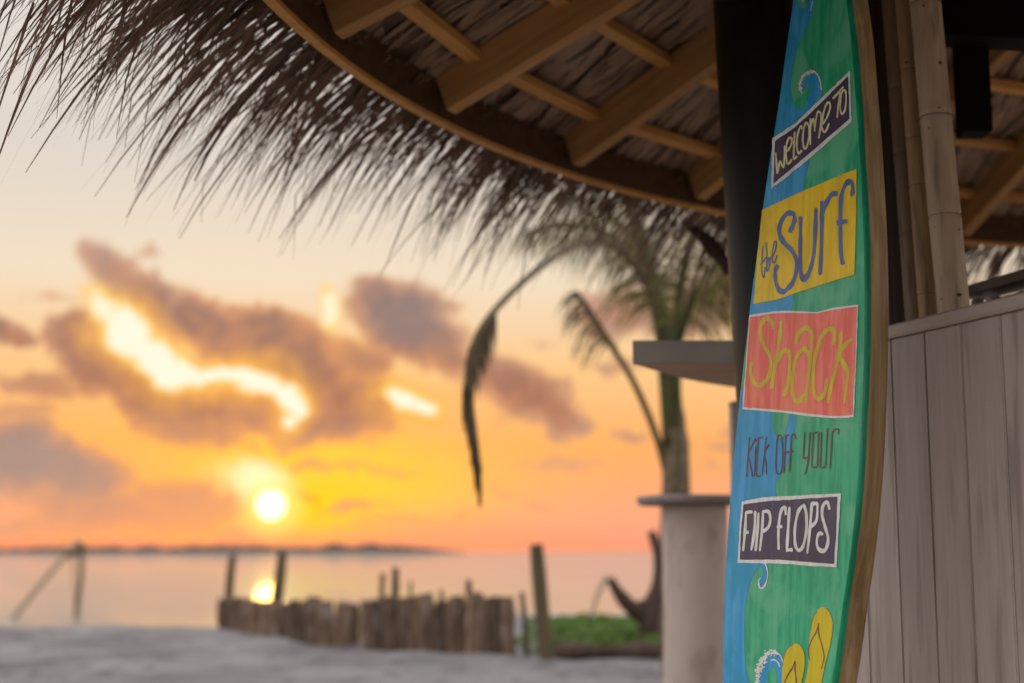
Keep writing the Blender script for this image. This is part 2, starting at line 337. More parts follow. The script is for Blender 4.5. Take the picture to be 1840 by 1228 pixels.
def beam(name, a, b, w, h, m, parent=None, up=Vector((0, 0, 1)), bev=.003, mesh_=None):
    """a timber from a to b, local X along it; w sideways, h along up; a, b run on its centre line"""
    x = (b - a); L = x.length; x = x / L
    y = up.cross(x).normalized(); z = x.cross(y)
    me = mesh_ or boxmesh(L, w, h, bev)
    o = link(name, me, m, None)
    mt = Matrix.Translation((a + b) / 2) @ Matrix((x, y, z)).transposed().to_4x4()
    o.matrix_basis = mt
    if parent is not None:
        o.parent = parent; o.matrix_parent_inverse = parent.matrix_basis.inverted()
    return o
def tube(pts, rad, seg=10, wob=0.0, cap=True, seed=0):
    vs, fs = [], []
    n = len(pts)
    up = Vector((0.13, 0.31, 0.94)).normalized()
    for i, p in enumerate(pts):
        d = (pts[min(i + 1, n - 1)] - pts[max(i - 1, 0)]).normalized()
        a = d.cross(up)
        if a.length < .05: a = d.cross(Vector((1, 0, 0)))
        a.normalize(); b = d.cross(a)
        for k in range(seg):
            t = 2 * pi * k / seg
            r = rad[i] * (1 + wob * mnoise.noise(Vector((cos(t) * 1.4 + seed, sin(t) * 1.4, i * .45 + seed))))
            vs.append(p + a * (r * cos(t)) + b * (r * sin(t)))
    for i in range(n - 1):
        for k in range(seg):
            k2 = (k + 1) % seg
            fs.append((i * seg + k, i * seg + k2, (i + 1) * seg + k2, (i + 1) * seg + k))
    if cap:
        fs.append(tuple(range(seg - 1, -1, -1))); fs.append(tuple((n - 1) * seg + k for k in range(seg)))
    return vs, fs
def smoothline(pts, n):
    """Catmull-Rom resampling of control points"""
    out = []
    m = len(pts)
    for i in range(n):
        t = i / (n - 1) * (m - 1); k = min(int(t), m - 2); f = t - k
        p0 = pts[max(k - 1, 0)]; p1 = pts[k]; p2 = pts[k + 1]; p3 = pts[min(k + 2, m - 1)]
        out.append(.5 * ((2 * p1) + (p2 - p0) * f + (2 * p0 - 5 * p1 + 4 * p2 - p3) * f * f + (3 * p1 - p0 - 3 * p2 + p3) * f ** 3))
    return out

# ------------------------------------------------------------------ ground, sea, island
def edge_y(x, y):
    a = degrees(atan2(x, y))
    tab = ((-90, 18.2), (-12, 17.9), (-9.5, 16.2), (-7.9, 15.0), (-6, 14.2), (0, 13.1), (4, 12.6), (90, 12.6))
    for (a0, d0), (a1, d1) in zip(tab, tab[1:]):
        if a0 <= a <= a1: return (d0 + (d1 - d0) * (a - a0) / (a1 - a0)) * cos(radians(a))
    return 15
def ground(x, y):
    e = edge_y(x, max(y, .5)) if y > 0 else 12
    h = 0.0; sl_ = .056 + (.027 - .056) * max(0, min(1, (degrees(atan2(x, max(y, .5))) + 10) / 10))
    if y > e:
        d = y - e; h -= sl_ * d * min(1, .5 + d * .25)
    h = max(h, -1.6)
    f = mnoise.noise(Vector((x * .7, y * .7, 3))) * .04 + mnoise.noise(Vector((x * 2.3, y * 1.9, 7))) * .035 + mnoise.noise(Vector((x * 5.5, y * 4.5, 1))) * .014
    f += abs(mnoise.noise(Vector((x * 1.5, y * 1.5, 11)))) * -.02
    k = 1.0 if y < e + 2 else max(.15, 1 - (y - e - 2) * .2)
    return h + f * k
def gridmesh(xs, ys, fn):
    vs = [(x, y, fn(x, y)) for y in ys for x in xs]; nx = len(xs)
    fs = [(j * nx + i, j * nx + i + 1, (j + 1) * nx + i + 1, (j + 1) * nx + i) for j in range(len(ys) - 1) for i in range(nx - 1)]
    return mesh('sheet', vs, fs, True)
def spread(a, b, step, far, k):
    r = [a + i * step for i in range(int((b - a) / step) + 1)]
    lo, hi = [], []
    s = step; v = a
    while v > -far: s *= k; v -= s; lo.insert(0, v)
    s = step; v = r[-1]
    while v < far: s *= k; v += s; hi.append(v)
    return lo + r + hi
xs = spread(-9.0, 5.5, .10, 320, 1.35)
ys = [y for y in spread(7.5, 21.0, .10, 320, 1.2) if y < 60]
sand = link('sand_beach', gridmesh(xs, ys, ground), MAT['sand'], kind='structure')

m, nt, b = newmat('sea_water')
b.inputs['Base Color'].default_value = (.27, .24, .20, 1); b.inputs['Roughness'].default_value = .38; b.inputs['Coat Weight'].default_value = .45; b.inputs['Coat Roughness'].default_value = .03; b.inputs['Coat IOR'].default_value = 1.33; b.inputs['IOR'].default_value = 1.33
b.inputs['Specular IOR Level'].default_value = .45
t = nt.nodes.new('ShaderNodeTexCoord')
def wnoise(scale, det):
    mp = nt.nodes.new('ShaderNodeMapping'); mp.inputs['Scale'].default_value = scale; nt.links.new(t.outputs['Object'], mp.inputs[0])
    n1 = nt.nodes.new('ShaderNodeTexNoise'); nt.links.new(mp.outputs[0], n1.inputs['Vector']); n1.inputs['Scale'].default_value = 1; n1.inputs['Detail'].default_value = det
    return n1.outputs['Fac']
bp = nt.nodes.new('ShaderNodeBump'); bp.inputs['Strength'].default_value = .9; bp.inputs['Distance'].default_value = .14
nt.links.new(wnoise((.30, .55, 1), 5), bp.inputs['Height'])
bp2 = nt.nodes.new('ShaderNodeBump'); bp2.inputs['Strength'].default_value = .8; bp2.inputs['Distance'].default_value = .9
nt.links.new(wnoise((.035, .12, 1), 3), bp2.inputs['Height']); nt.links.new(bp.outputs[0], bp2.inputs['Normal'])
nt.links.new(bp2.outputs[0], b.inputs['Normal'])
MAT['sea'] = m
SEAZ = -.6
sea = link('sea', mesh('sea', [(-9000, 24, SEAZ), (9000, 24, SEAZ), (9000, 12000, SEAZ), (-9000, 12000, SEAZ)], [(0, 1, 2, 3)]), m, kind='structure')

def island():
    vs, fs = [], []
    D = 2600.0
    x0 = (-260 - 920) / FR * D; x1 = (842 - 920) / FR * D
    n = 260
    for i in range(n + 1):
        f = i / n; x = x0 + (x1 - x0) * f
        env = min(1, (1 - f) * 9) ** .8 * (0.82 + .3 * (f > .55)) if f > .5 else .9
        h = 1.05 * env * (11 + 6 * mnoise.noise(Vector((x * .006, 2, 0))) + 5 * mnoise.noise(Vector((x * .03, 5, 0))) + 3 * mnoise.noise(Vector((x * .12, 9, 0))))
        w = 60
        for (dy, z) in ((-w, -2), (-w * .8, 0.35 * h + 1), (-w * .4, h), (w * .3, h * .9), (w, -2)):
            vs.append((x, D + dy + 30 * sin(x * .004), SEAZ + z))
    for i in range(n):
        for k in range(4): fs.append((i * 5 + k, (i + 1) * 5 + k, (i + 1) * 5 + k + 1, i * 5 + k + 1))
    return mesh('island', vs, fs, True)
link('island_hills', island(), MAT['island'], kind='structure')

# unseen pale floor, added under the roof to bounce light onto the rafters
vs, fs = [], []
for k in range(72): vs.append((2.88 + 3.3 * cos(2 * pi * k / 72), 2.54 + 3.3 * sin(2 * pi * k / 72), .06))
for k in range(72): vs.append((2.88 + 3.3 * cos(2 * pi * k / 72), 2.54 + 3.3 * sin(2 * pi * k / 72), -.1))
link('bounce_floor', mesh('floor', vs, [tuple(range(72))] + [(k, 72 + k, 72 + (k + 1) % 72, (k + 1) % 72) for k in range(72)]), mat('pale_bounce_floor', (.60, .44, .29), (.72, .56, .39), .6, (10, 1.0, 10), 1.5, 5), kind='structure')

# foam lapping on the shore
def foam():
    vs, fs = [], []
    n = 160
    for i in range(n + 1):
        x = -6 + 20 * i / n
        y = 34.2 + .5 * mnoise.noise(Vector((x * .4, 0, 0))); w = .3 + .2 * mnoise.noise(Vector((x * .9, 4, 0)))
        for dy, z in ((-w, .004), (-w * .3, .035), (w * .3, .03), (w, .004)): vs.append((x, y + dy, SEAZ + z))
    for i in range(n):
        for k in range(3): fs.append((i * 4 + k, (i + 1) * 4 + k, (i + 1) * 4 + k + 1, i * 4 + k + 1))
    return mesh('foam', vs, fs, True)
fo = link('shore_foam', foam(), mat('foam_white', (.6, .62, .64), (.75, .76, .78), .8), kind='stuff')
tag(fo, 'white line of foam lapping on the shore behind the vines', 'foam')

# ------------------------------------------------------------------ roof
H = 1.3; ZF = CAMZ + H
CC = Vector((2.2154 * H, 1.9569 * H, 0)); RR = 2.703 * H
SLOPE = .405
def rp(phi, r, z): return Vector((CC.x + r * cos(phi), CC.y + r * sin(phi), z))
roof = thing('thatched_roof', 'round palm thatch roof with brown timber rafters and a ragged fringe above the bar', 'roof', (CC.x, CC.y, ZF))
phis = [162.06 + 11.0 * k for k in (4, 3, 2, 1)] + [163.4, 151.9, 139.8, 128.53]
while phis[-1] - 11.2 > phis[0] - 360 + 6: phis.append(phis[-1] - 11.2)
PH = [radians(p) for p in phis]
NB = len(PH)
RW, RH = .052, .13
def roofz(r): return ZF + (RR - r) * SLOPE
for p in PH:
    a = rp(p, RR - .015, roofz(RR) + RH / 2 + .018); b2 = rp(p, .25, roofz(.25) + RH / 2)
    beam('rafter', a, b2, RW, RH, MAT['rafter'], roof)
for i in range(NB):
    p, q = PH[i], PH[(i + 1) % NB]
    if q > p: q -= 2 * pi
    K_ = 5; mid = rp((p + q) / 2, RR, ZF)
    for nm, r0_, r1_, z0_, z1_, mt_ in (('fascia_board', RR, RR + .026, ZF + .014, ZF + .13, 'fascia'), ('lit_edge_strip', RR - .001, RR + .028, ZF, ZF + .014, 'batten')):  # shaded inner face in dark colour, lit underside as a lighter strip
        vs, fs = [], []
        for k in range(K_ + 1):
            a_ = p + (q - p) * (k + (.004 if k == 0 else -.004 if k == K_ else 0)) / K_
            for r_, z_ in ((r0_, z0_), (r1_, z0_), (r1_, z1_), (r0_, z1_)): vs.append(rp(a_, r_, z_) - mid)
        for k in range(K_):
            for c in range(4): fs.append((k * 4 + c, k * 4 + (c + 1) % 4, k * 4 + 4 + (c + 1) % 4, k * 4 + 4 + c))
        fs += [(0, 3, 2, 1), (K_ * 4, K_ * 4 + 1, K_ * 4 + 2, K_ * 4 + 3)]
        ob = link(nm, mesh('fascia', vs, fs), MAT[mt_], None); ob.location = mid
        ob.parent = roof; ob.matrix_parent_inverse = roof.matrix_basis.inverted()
rows = [RR - .13 - .30 * k for k in range(9)]
for k, r in enumerate(rows):
    for i in range(NB):
        p, q = PH[i], PH[(i + 1) % NB]
        za = roofz(r) + RH - .005
        rr = r + R(-.012, .012)
        a, b2 = rp(p, rr, za), rp(q, rr, za)
        d = (b2 - a).normalized() * (RW / 2 + .002)
        beam('batten', a + d, b2 - d, .052, .034, MAT['batten'], roof, bev=.003)
# backing cone, above the battens
n = 96; vs = []; fs = []
rads = [.02, .5, 1.2, 2.0, 2.8, RR + .02, RR + .12]
for r in rads:
    for k in range(n):
        vs.append(rp(2 * pi * k / n, r, roofz(r) + RH + .05 - (0.03 if r > RR else 0)) )
nr = len(rads)
for j in range(nr - 1):
    for k in range(n): fs.append((j * n + k, j * n + (k + 1) % n, (j + 1) * n + (k + 1) % n, (j + 1) * n + k))
tv = len(vs)
for r in rads:
    for k in range(n):
        vs.append(rp(2 * pi * k / n, r, roofz(r) + RH + .16 - (0.06 if r > RR else 0)))
for j in range(nr - 1):
    for k in range(n): fs.append((tv + j * n + k, tv + (j + 1) * n + k, tv + (j + 1) * n + (k + 1) % n, tv + j * n + (k + 1) % n))
link('thatch_backing', mesh('backing', vs, fs, True), MAT['lining'], roof)
# leaf layer seen from below between the battens
def ribbon(vs, fs, pts, w, side, roll=0.0):
    s0 = len(vs); n = len(pts)
    for i, p in enumerate(pts):
        f = i / (n - 1)
        ww = w * (1 - .85 * max(0, f - .35) / .65) * .5
        d = (pts[min(i + 1, n - 1)] - pts[max(i - 1, 0)]).normalized()
        s = side - d * side.dot(d); s.normalize(); u = d.cross(s)
        s = s * cos(roll) + u * sin(roll)
        vs.append(p - s * ww); vs.append(p + s * ww)
    for i in range(n - 1): fs.append((s0 + 2 * i, s0 + 2 * i + 1, s0 + 2 * i + 3, s0 + 2 * i + 2))
rnd = random.Random(3)
U = rnd.uniform
vs, fs = [], []
for k in range(18000):
    r = sqrt(U(.3 ** 2, (RR + .03) ** 2)); p = U(0, 2 * pi)
    if not 60 < degrees(p) % 360 < 215 and rnd.random() < .6: continue
    L = U(.12, .34); sk = U(-.25, .25)
    zb = RH + .045 - U(0, .022)
    pts = []
    for j in range(3):
        f = j / 2
        rr2 = r + L * f
        zz = roofz(rr2) + zb + (-.02 * f if rr2 < RR - .1 else -.035 * f)
        pts.append(rp(p + sk * f * L / max(r, .6), rr2, zz))
    side = Vector((-sin(p), cos(p), 0))
    ribbon(vs, fs, pts, U(.02, .07), side, U(-.22, .22))
leafy = link('leaf_layer', mesh('leaf_layer', vs, fs), MAT['leaf'], roof, kind='stuff')

# skirt and fringe
def strand_pts(p, r0, L, slope, droop, skew, z0, ns=5):
    a = rp(p, r0, z0)
    pts = [a.copy()]
    d = Vector((cos(p + skew), sin(p + skew), -slope)).normalized()
    kink = rnd.random() < .18; kj = rnd.randint(1, ns - 2)
    for j in range(ns):
        pts.append(pts[-1] + d * (L / ns))
        if kink and j == kj: d = (d + Vector((U(-.4, .4), U(-.4, .4), -U(.4, 1.3)))).normalized()
        d = (d + Vector((U(-.05, .05), U(-.05, .05), -droop / ns))).normalized()
    return pts
strands = []
def add_strand(deg, kind=0):
    p = radians(deg)
    clump = mnoise.noise(Vector((deg * .55, 1.3, 0)))
    u = rnd.random()
    r0 = RR + U(-.04, .22) * (1 if deg > 150 else .7)
    z0 = ZF + .10 - (r0 - RR) * .45 + U(-.03, .05)
    L = U(.22, .56) + .12 * clump + (.12 if u > .95 else 0)
    slope = U(.45, .85) + .12 * clump
    w = U(.0035, .0095) if u < .9 else U(.011, .017)
    if deg > 176: L *= .85
    if deg > 190: L *= .5; slope *= .6
    sk = rnd.gauss(0, .20) + .35 * clump
    if kind == 1:
        sk = U(-.8, .8); slope = U(1.8, 4); L = U(.2, .42); w = U(.004, .009); r0 = RR + U(.1, .4); z0 = ZF + .05 - (r0 - RR) * .55
    strands.append((strand_pts(p, r0, L, slope, U(.3, 1.1), sk, z0), w, p, U(-1.2, 1.2), deg))
for k in range(2400): add_strand(190 - 106 * rnd.random() ** 1.25)
for k in range(900): add_strand(U(190, 444))
for k in range(60): add_strand(U(172, 192), 1)
for k in range(760):   # short under-layer that closes the root of the fringe
    deg = U(80, 195); p = radians(deg); r0 = RR + U(-.02, .10)
    strands.append((strand_pts(p, r0, U(.14, .30), U(.2, .55), U(.1, .4), rnd.gauss(0, .15), ZF + .105 + U(-.02, .03)), U(.010, .020), p, U(-.5, .5), deg))
def screen_size(s):
    m = s[0][3]; d = m - Vector((0, 0, CAMZ))
    depth = d.y * CP + d.z * SP
    if depth < .5: return 0
    x = 920 + F * d.x / depth; y = 614 - F * (d.z * CP - d.y * SP) / depth
    if not (-20 < x < 1290 or 1740 < x < 1850) or y < -10 or y > 600: return 0
    return s[1] / depth
strands.sort(key=screen_size, reverse=True)
for s in strands[:300]:
    vs, fs = [], []
    o = s[0][0]
    ribbon(vs, fs, [q - o for q in s[0]], s[1], Vector((-sin(s[2]), cos(s[2]), 0)), s[3])
    ob = link('thatch_strand', mesh('strand', vs, fs), MAT['strand'], None); ob.location = o
    ob.parent = roof; ob.matrix_parent_inverse = roof.matrix_basis.inverted()
vs, fs = [], []
for s in strands[300:]: ribbon(vs, fs, s[0], s[1], Vector((-sin(s[2]), cos(s[2]), 0)), s[3])
link('thatch_fringe', mesh('fringe', vs, fs), MAT['strand'], roof, kind='stuff')

# ------------------------------------------------------------------ posts and dark beam
def round_post(name, label, cat, pt, pb, r, m, seg=40, z0=0.0, z1=2.4, group=None):
    d = (pt - pb); a = pb + d * ((z0 - pb.z) / d.z); b2 = pb + d * ((z1 - pb.z) / d.z)
    t = thing(name, label, cat, a, group)
    vs, fs = tube([a.lerp(b2, i / 6) for i in range(7)], [r] * 7, seg)
    return t, a, b2, link('shaft', mesh(name, vs, fs, True), m, t)
t, a, b2, _ = round_post('black_post', 'thick round black post directly behind the painted surfboard', 'post', P(1352, 0, 2.62), P(1396, 700, 2.62), .108, MAT['blackpost'], z1=2.62)
vs, fs = tube([a, a + Vector((0, 0, .04))], [.17, .16], 40)
link('base_plate', mesh('base_plate', vs, fs), MAT['blackpost'], t)
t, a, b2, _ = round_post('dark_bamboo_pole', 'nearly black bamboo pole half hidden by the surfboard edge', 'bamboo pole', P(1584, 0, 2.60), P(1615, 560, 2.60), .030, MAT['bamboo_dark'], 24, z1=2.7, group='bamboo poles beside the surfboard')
def bamboo(label, xt, xb, yb, Z, rpx, nodes, m, knots=()):
    pt = P(xt, 0, Z); pb = P(xb, yb, Z); r = rpx / F * Z * KZ / CP
    d = pt - pb; a = pb + d * ((.0 - pb.z) / d.z); b2 = pb + d * ((2.75 - pb.z) / d.z)
    t = thing('bamboo_pole', label, 'bamboo pole', a, 'bamboo poles beside the surfboard')
    zs = []
    for ny in nodes:
        f = ny / yb; q = pt.lerp(pb, 1); zz = PZ  # node height from picture row
        x = xt + (xb - xt) * f; zs.append(P(x, ny, Z).z)
    gapz = .27
    z = min(zs) - gapz
    while z > .05: zs.append(z); z -= gapz * R(.93, 1.05)
    z = max(zs) + gapz
    while z < 2.7: zs.append(z); z += gapz
    zs.sort()
    prof = []
    z = 0.0
    allz = sorted(set([0.0, 2.72] + [round(x + o, 4) for x in zs for o in (-.018, -.007, -.003, 0, .003, .007, .018)] + [x * .05 for x in range(55)]))
    pts, rad = [], []
    for z in allz:
        k = min(abs(z - q) for q in zs)
        sgn = min(zs, key=lambda q: abs(z - q)) - z
        rr = r * (1 + .035 * exp(-(k / .012) ** 2)); 
        if k < .0035: rr = r * .975
        wobx = .003 * mnoise.noise(Vector((z * 2, xt, 0)))
        f = z / 2.75; pts.append(a.lerp(b2, f) + Vector((wobx, wobx, 0))); rad.append(rr * (1 - .03 * f))
    vs, fs = tube(pts, rad, 28)
    link('culm', mesh('culm', vs, fs, True), m, t)
    for zn in zs:   # dark ring of every joint
        if zn > 2.7 or zn < .5: continue
        f = zn / 2.75; c = a.lerp(b2, f)
        vs, fs = tube([c - Vector((0, 0, .0010)), c + Vector((0, 0, .0010))], [r * 1.004 * (1 - .03 * f)] * 2, 28, cap=False)
        link('joint_ring', mesh('ring', vs, fs, True), MAT['bamboo_brown'], t)
    for (kx, ky, ks) in knots:   # bud scars and drill holes on the side towards the camera
        q = P(kx, ky, Z); f = (q.z) / 2.75; c = a.lerp(b2, f)
        dirc = (Vector((0, 0, q.z)) - c); dirc.z = 0; dirc.normalize()
        lat = (q - c); lat.z = 0; lat -= dirc * lat.dot(dirc)
        L = min(lat.length, r * .9); nrm_ = (lat.normalized() * L if L > 1e-5 else Vector()) + dirc * sqrt(max(0, r * r - L * L))
        nn = nrm_.normalized(); sidev = Vector((0, 0, 1)).cross(nn)
        vs, fs = [], []
        ce = c + nn * (r * 1.003 - .0005); mm = 12
        vs.append(ce + nn * .0018)
        for k in range(mm):
            th = 2 * pi * k / mm; vs.append(ce + sidev * (cos(th) * ks) + Vector((0, 0, sin(th) * ks * .75)) - nn * .0008)
        for k in range(mm): fs.append((0, 1 + k, 1 + (k + 1) % mm))
        link('bud_scar', mesh('scar', vs, fs, True), MAT['bamboo_dark'], t)
    return t
bamboo('dull brown bamboo pole, second of the four from the surfboard', 1602, 1644, 560, 2.38, 18, [160, 276, 420], MAT['bamboo_brown'])
bamboo('slim tan bamboo pole between the brown one and the thick pale one', 1626, 1668, 555, 2.31, 17.5, [128, 250, 335, 530], MAT['bamboo_mid'], [(1629, 117, .006), (1640, 135, .0028)])
bamboo('thickest bamboo pole, pale and weathered with dark knots, outermost of the row', 1662, 1713, 550, 2.25, 29, [8, 211, 389], MAT['bamboo_pale'],
       [(1660, 20, .0035), (1690, 122, .005), (1688, 203, .006), (1669, 236, .0035), (1680, 411, .003), (1724, 418, .004), (1724, 535, .006), (1692, 540, .003)])

# black upright added to fill the gap behind the dark pole with shade
t = thing('shade_fill_post', 'square black upright added behind the bamboo poles to stand in for interior shade', 'post', (1.12, 4.21, 0))
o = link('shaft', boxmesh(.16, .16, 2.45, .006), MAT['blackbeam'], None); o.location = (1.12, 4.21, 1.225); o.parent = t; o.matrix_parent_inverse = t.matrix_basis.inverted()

t = thing('black_roof_beam', 'heavy black beam crossing under the roof at the upper right, with a short stub hanging', 'beam', (1.9, 3.7, 2.3))
beam('beam', P(1500, 30, 2.9) + Vector((0, 0, .05)), P(2300, 55, 2.3) + Vector((0, 0, .05)), .16, .22, MAT['blackbeam'], t)
q0 = P(1742, 60, 2.75); q1 = P(1748, 243, 2.75)
beam('hanging_stub', q0, Vector((q0.x, q0.y, q1.z)), .08, .085, MAT['blackbeam'], t, up=Vector((0, 1, 0)))

# ------------------------------------------------------------------ planked wall
WP = Vector((.8508, 3.1574, 0)); WD = Vector((.3585, -.9335, 0)).normalized(); WN = Vector((-.9335, -.3585, 0)).normalized()
WT = CAMZ + .5
wall = thing('plank_wall', 'whitewashed vertical plank bar front to the right of the surfboard', 'wall', WP)
pm = boxmesh(.1188, .022, WT - .03, .0035, 2)
tt = -.5 + .034
off = -.004
while tt < 2.3:
    c = WP + WD * (tt + .06) + WN * R(-.001, .001); c.z = (WT - .03) / 2
    o = link('plank', pm, MAT['plank'], None)
    o.matrix_basis = Matrix.Translation(c) @ Matrix((WD, WN, Vector((0, 0, 1)))).transposed().to_4x4()
    o.parent = wall; o.matrix_parent_inverse = wall.matrix_basis.inverted()
    tt += .1200
a = WP + WD * -.52 + WN * .002; b2 = WP + WD * 2.35 + WN * .002
a.z = b2.z = WT - .015
beam('cap_rail', a, b2, .045, .030, MAT['cap'], wall, bev=.005)
a = WP + WD * -.5 - WN * .030; b2 = WP + WD * 2.3 - WN * .030
a.z = b2.z = .6
beam('backing_board', a, b2, .02, 1.15, MAT['blackbeam'], wall)
# low panel closing the bar beyond the surfboard
A = P(1312, 731, 3.3); B = A + Vector((.62, .08, 0))
pw = thing('grey_end_panel', 'narrow grey panel edge just left of the surfboard below the counter', 'panel', (A.x, A.y, 0))
beam('panel', Vector((A.x, A.y, A.z / 2)), Vector((B.x, B.y, A.z / 2)), .04, A.z, MAT['grey'], pw)
o = beam('top_rail', Vector((A.x, A.y, A.z + .008)), Vector((B.x, B.y, A.z + .008)), .05, .016, MAT['grey'], pw)
# shelf behind the wall
sh = thing('back_shelf', 'dark shelf board on two short grey uprights behind the plank wall', 'shelf', (1.5, 3.3, 0))
s0 = P(1742, 530, 2.75); s1 = P(1880, 492, 2.42)
beam('shelf_board', s0, s1, .10, .028, MAT['blacksteel'], sh)
for (x, y, Z) in ((1756, 532, 2.70), (1784, 526, 2.62)):
    q = P(x, y, Z); beam('upright', Vector((q.x, q.y, .9)), Vector((q.x, q.y, q.z - .01)), .03, .03, MAT['grey'], sh, up=Vector((0, 1, 0)))
o = beam('back_panel', s0 + (s1 - s0) * .33 + Vector((.02, .06, -.22)), s1 + Vector((.02, .06, -.22)), .02, .40, MAT['blacksteel'], sh)

# ------------------------------------------------------------------ counter slab beside the post
zt = P(1137, 612, 3.0).z; zb = P(1137, 652, 3.0).z
plan = []
for x, Z in ((1137, 3.0), (1500, 3.0)): q = P(x, 650, Z); plan.append((q.x, q.y))
for x, y in ((1500, 718), (1310, 692), (1260, 684), (1226, 677), (1195, 668), (1165, 659), (1145, 653)):
    q = PZ(x, y, zb); plan.append((q.x, q.y))
n = len(plan); cxm = sum(p[0] for p in plan) / n; cym = sum(p[1] for p in plan) / n
ct = thing('bar_counter', 'grey counter slab with brown underside jutting left from the black post', 'counter', (cxm, cym, 0))
vs = [(x, y, zb) for x, y in plan] + [(x, y, zt) for x, y in plan]
fs = [tuple(range(n, 2 * n))] + [(i, (i + 1) % n, n + (i + 1) % n, n + i) for i in range(n)]
link('slab', mesh('slab', vs, fs), MAT['counter'], ct)
vs = [(cxm + (x - cxm) * .995, cym + (y - cym) * .99, zb - .006) for x, y in plan] + [(cxm + (x - cxm) * .995, cym + (y - cym) * .99, zb) for x, y in plan]
fs = [tuple(range(n - 1, -1, -1))] + [(i, (i + 1) % n, n + (i + 1) % n, n + i) for i in range(n)]
link('underside', mesh('under', vs, fs), MAT['counter_under'], ct)
beam('support_leg', Vector((1.0, 4.6, 0)), Vector((1.0, 4.6, zb - .006)), .07, .07, MAT['counter'], ct, up=Vector((0, 1, 0)))

# ------------------------------------------------------------------ high round table
TX, TY = .820, 6.43; tz = CAMZ + .247
tb = thing('high_round_table', 'concrete column table with a thin round top standing on the sand', 'table', (TX, TY, 0))
def lathe(prof, seg=48, cx_=0, cy_=0):
    vs, fs = [], []
    for r, z in prof:
        for k in range(seg): vs.append((cx_ + r * cos(2 * pi * k / seg), cy_ + r * sin(2 * pi * k / seg), z))
    for j in range(len(prof) - 1):
        for k in range(seg): fs.append((j * seg + k, j * seg + (k + 1) % seg, (j + 1) * seg + (k + 1) % seg, (j + 1) * seg + k))
    fs.append(tuple(range(seg - 1, -1, -1))); fs.append(tuple((len(prof) - 1) * seg + k for k in range(seg)))
    return mesh('lathe', vs, fs, True)
link('tabletop', lathe([(.245, tz - .040), (.256, tz - .034), (.258, tz - .006), (.250, tz)], 64, TX, TY), MAT['tabletop'], tb)
link('pedestal', lathe([(.152, -.05), (.150, .3), (.147, .7), (.146, tz - .050), (.140, tz - .040)], 48, TX, TY), MAT['concrete'], tb)

# ------------------------------------------------------------------ stake fence
def stake(name, x, ytop, ybase, wpx, m, parent, dx=0.0, seed=0, zdepth=None, square=False):
    g = 0.0
    base = PZ(x, ybase, 0.0) if zdepth is None else P(x, ybase, zdepth)
    Z = base.y
    top = Q(x + dx, ytop, Z + R(-.03, .03))
    r = wpx / 2 / FR * Z
    base = Vector((base.x, base.y, -.25))
    pts = [base.lerp(top, i / 5) + Vector((R(-1, 1), R(-1, 1), 0)) * r * .12 for i in range(6)]
    rad = [r * R(.92, 1.08) * (1 if i < 5 else .86) for i in range(6)]
    vs, fs = tube(pts, rad, 8 if not square else 4, .22, seed=seed)
    return link(name, mesh(name, vs, fs, False), m, parent)
fence = thing('driftwood_fence', 'low palisade of uneven driftwood stakes along the edge of the sand', 'fence', PZ(650, 1160, 0))
def interp(tab, x):
    for (a, b_), (c, d) in zip(tab, tab[1:]):
        if a <= x <= c: return b_ + (d - b_) * (x - a) / (c - a)
    return tab[-1][1]
topt = [(395, 1080), (440, 1076), (490, 1084), (530, 1082), (575, 1074), (610, 1082), (650, 1080), (700, 1072), (760, 1068), (800, 1078), (850, 1066), (880, 1074), (930, 1078)]
bott = [(395, 1128), (440, 1132), (500, 1142), (560, 1156), (640, 1162), (760, 1170), (930, 1178)]
x = 406; i = 0
while x < 925:
    w = R(25, 37) if x > 560 else R(20, 28)
    if 790 < x < 815: w = 20
    stake('stake', x, interp(topt, x) + R(-4, 4), interp(bott, x), w, MAT['stake'], fence, R(-5, 3), seed=i)
    x += w * .72; i += 1
for x, yt, w, dx in ((683, 1030, 11, 5), (706, 1020, 14, 5), (735, 1044, 7, 3), (850, 1042, 14, -8), (790, 1060, 9, 4), (898, 1072, 26, 5)):
    stake('stake', x, yt, interp(bott, x) - 4, w, MAT['post'], fence, dx, seed=i); i += 1
def lone(label, x, yt, yb, w, dx, m=MAT['post']):
    b0 = PZ(x, yb, 0); t = thing('wooden_post', label, 'post', (b0.x, b0.y, 0), 'tall wooden posts standing in the stake fence')
    stake('shaft', x, yt, yb, w, m, t, dx, seed=x)
lone('slender leaning wooden post at the seaward end of the stake fence', 404, 998, 1126, 15, 14)
lone('wooden post standing just right of the sun reflection on the sea', 489, 994, 1137, 21, 17)
lone('tallest wooden post, thick and square, at the landward end of the stake fence', 984, 978, 1180, 27, -20)
lone('short thin leaning stick between the fence and the tallest post', 952, 1064, 1176, 11, -14)
for x, yt, w in ((985, 1110, 13),):
    pass

# vines on the bank
vb = link('beach_vines', None or mesh('tmp', [(0, 0, 0)], []), MAT['vine'], kind='stuff')
vs, fs = [], []
vr = random.Random(5)
for k in range(14000):
    y = vr.uniform(12.9, 25.0); x0 = .42 + (y - 12.9) * .03; x = vr.uniform(x0 - .5 * vr.random() ** 3, 5.6)
    c = Vector((x, y, ground(x, y) + vr.uniform(.01, .17) * (.55 + .6 * mnoise.noise(Vector((x * 1.5, y * 1.5, 0))) + .3)))
    s = vr.uniform(.03, .075); an = vr.uniform(0, 2 * pi)
    nrm2 = Vector((vr.uniform(-.8, .8), vr.uniform(-.9, .5), 1)).normalized()
    u = nrm2.cross(Vector((cos(an), sin(an), .1))).normalized(); w = nrm2.cross(u)
    b0 = len(vs)
    for (p_, q_) in ((-1, 0), (-.5, .8), (.3, .75), (1, 0), (.3, -.75), (-.5, -.8)): vs.append(c + u * (p_ * s) + w * (q_ * s))
    fs.append(tuple(range(b0, b0 + 6)))
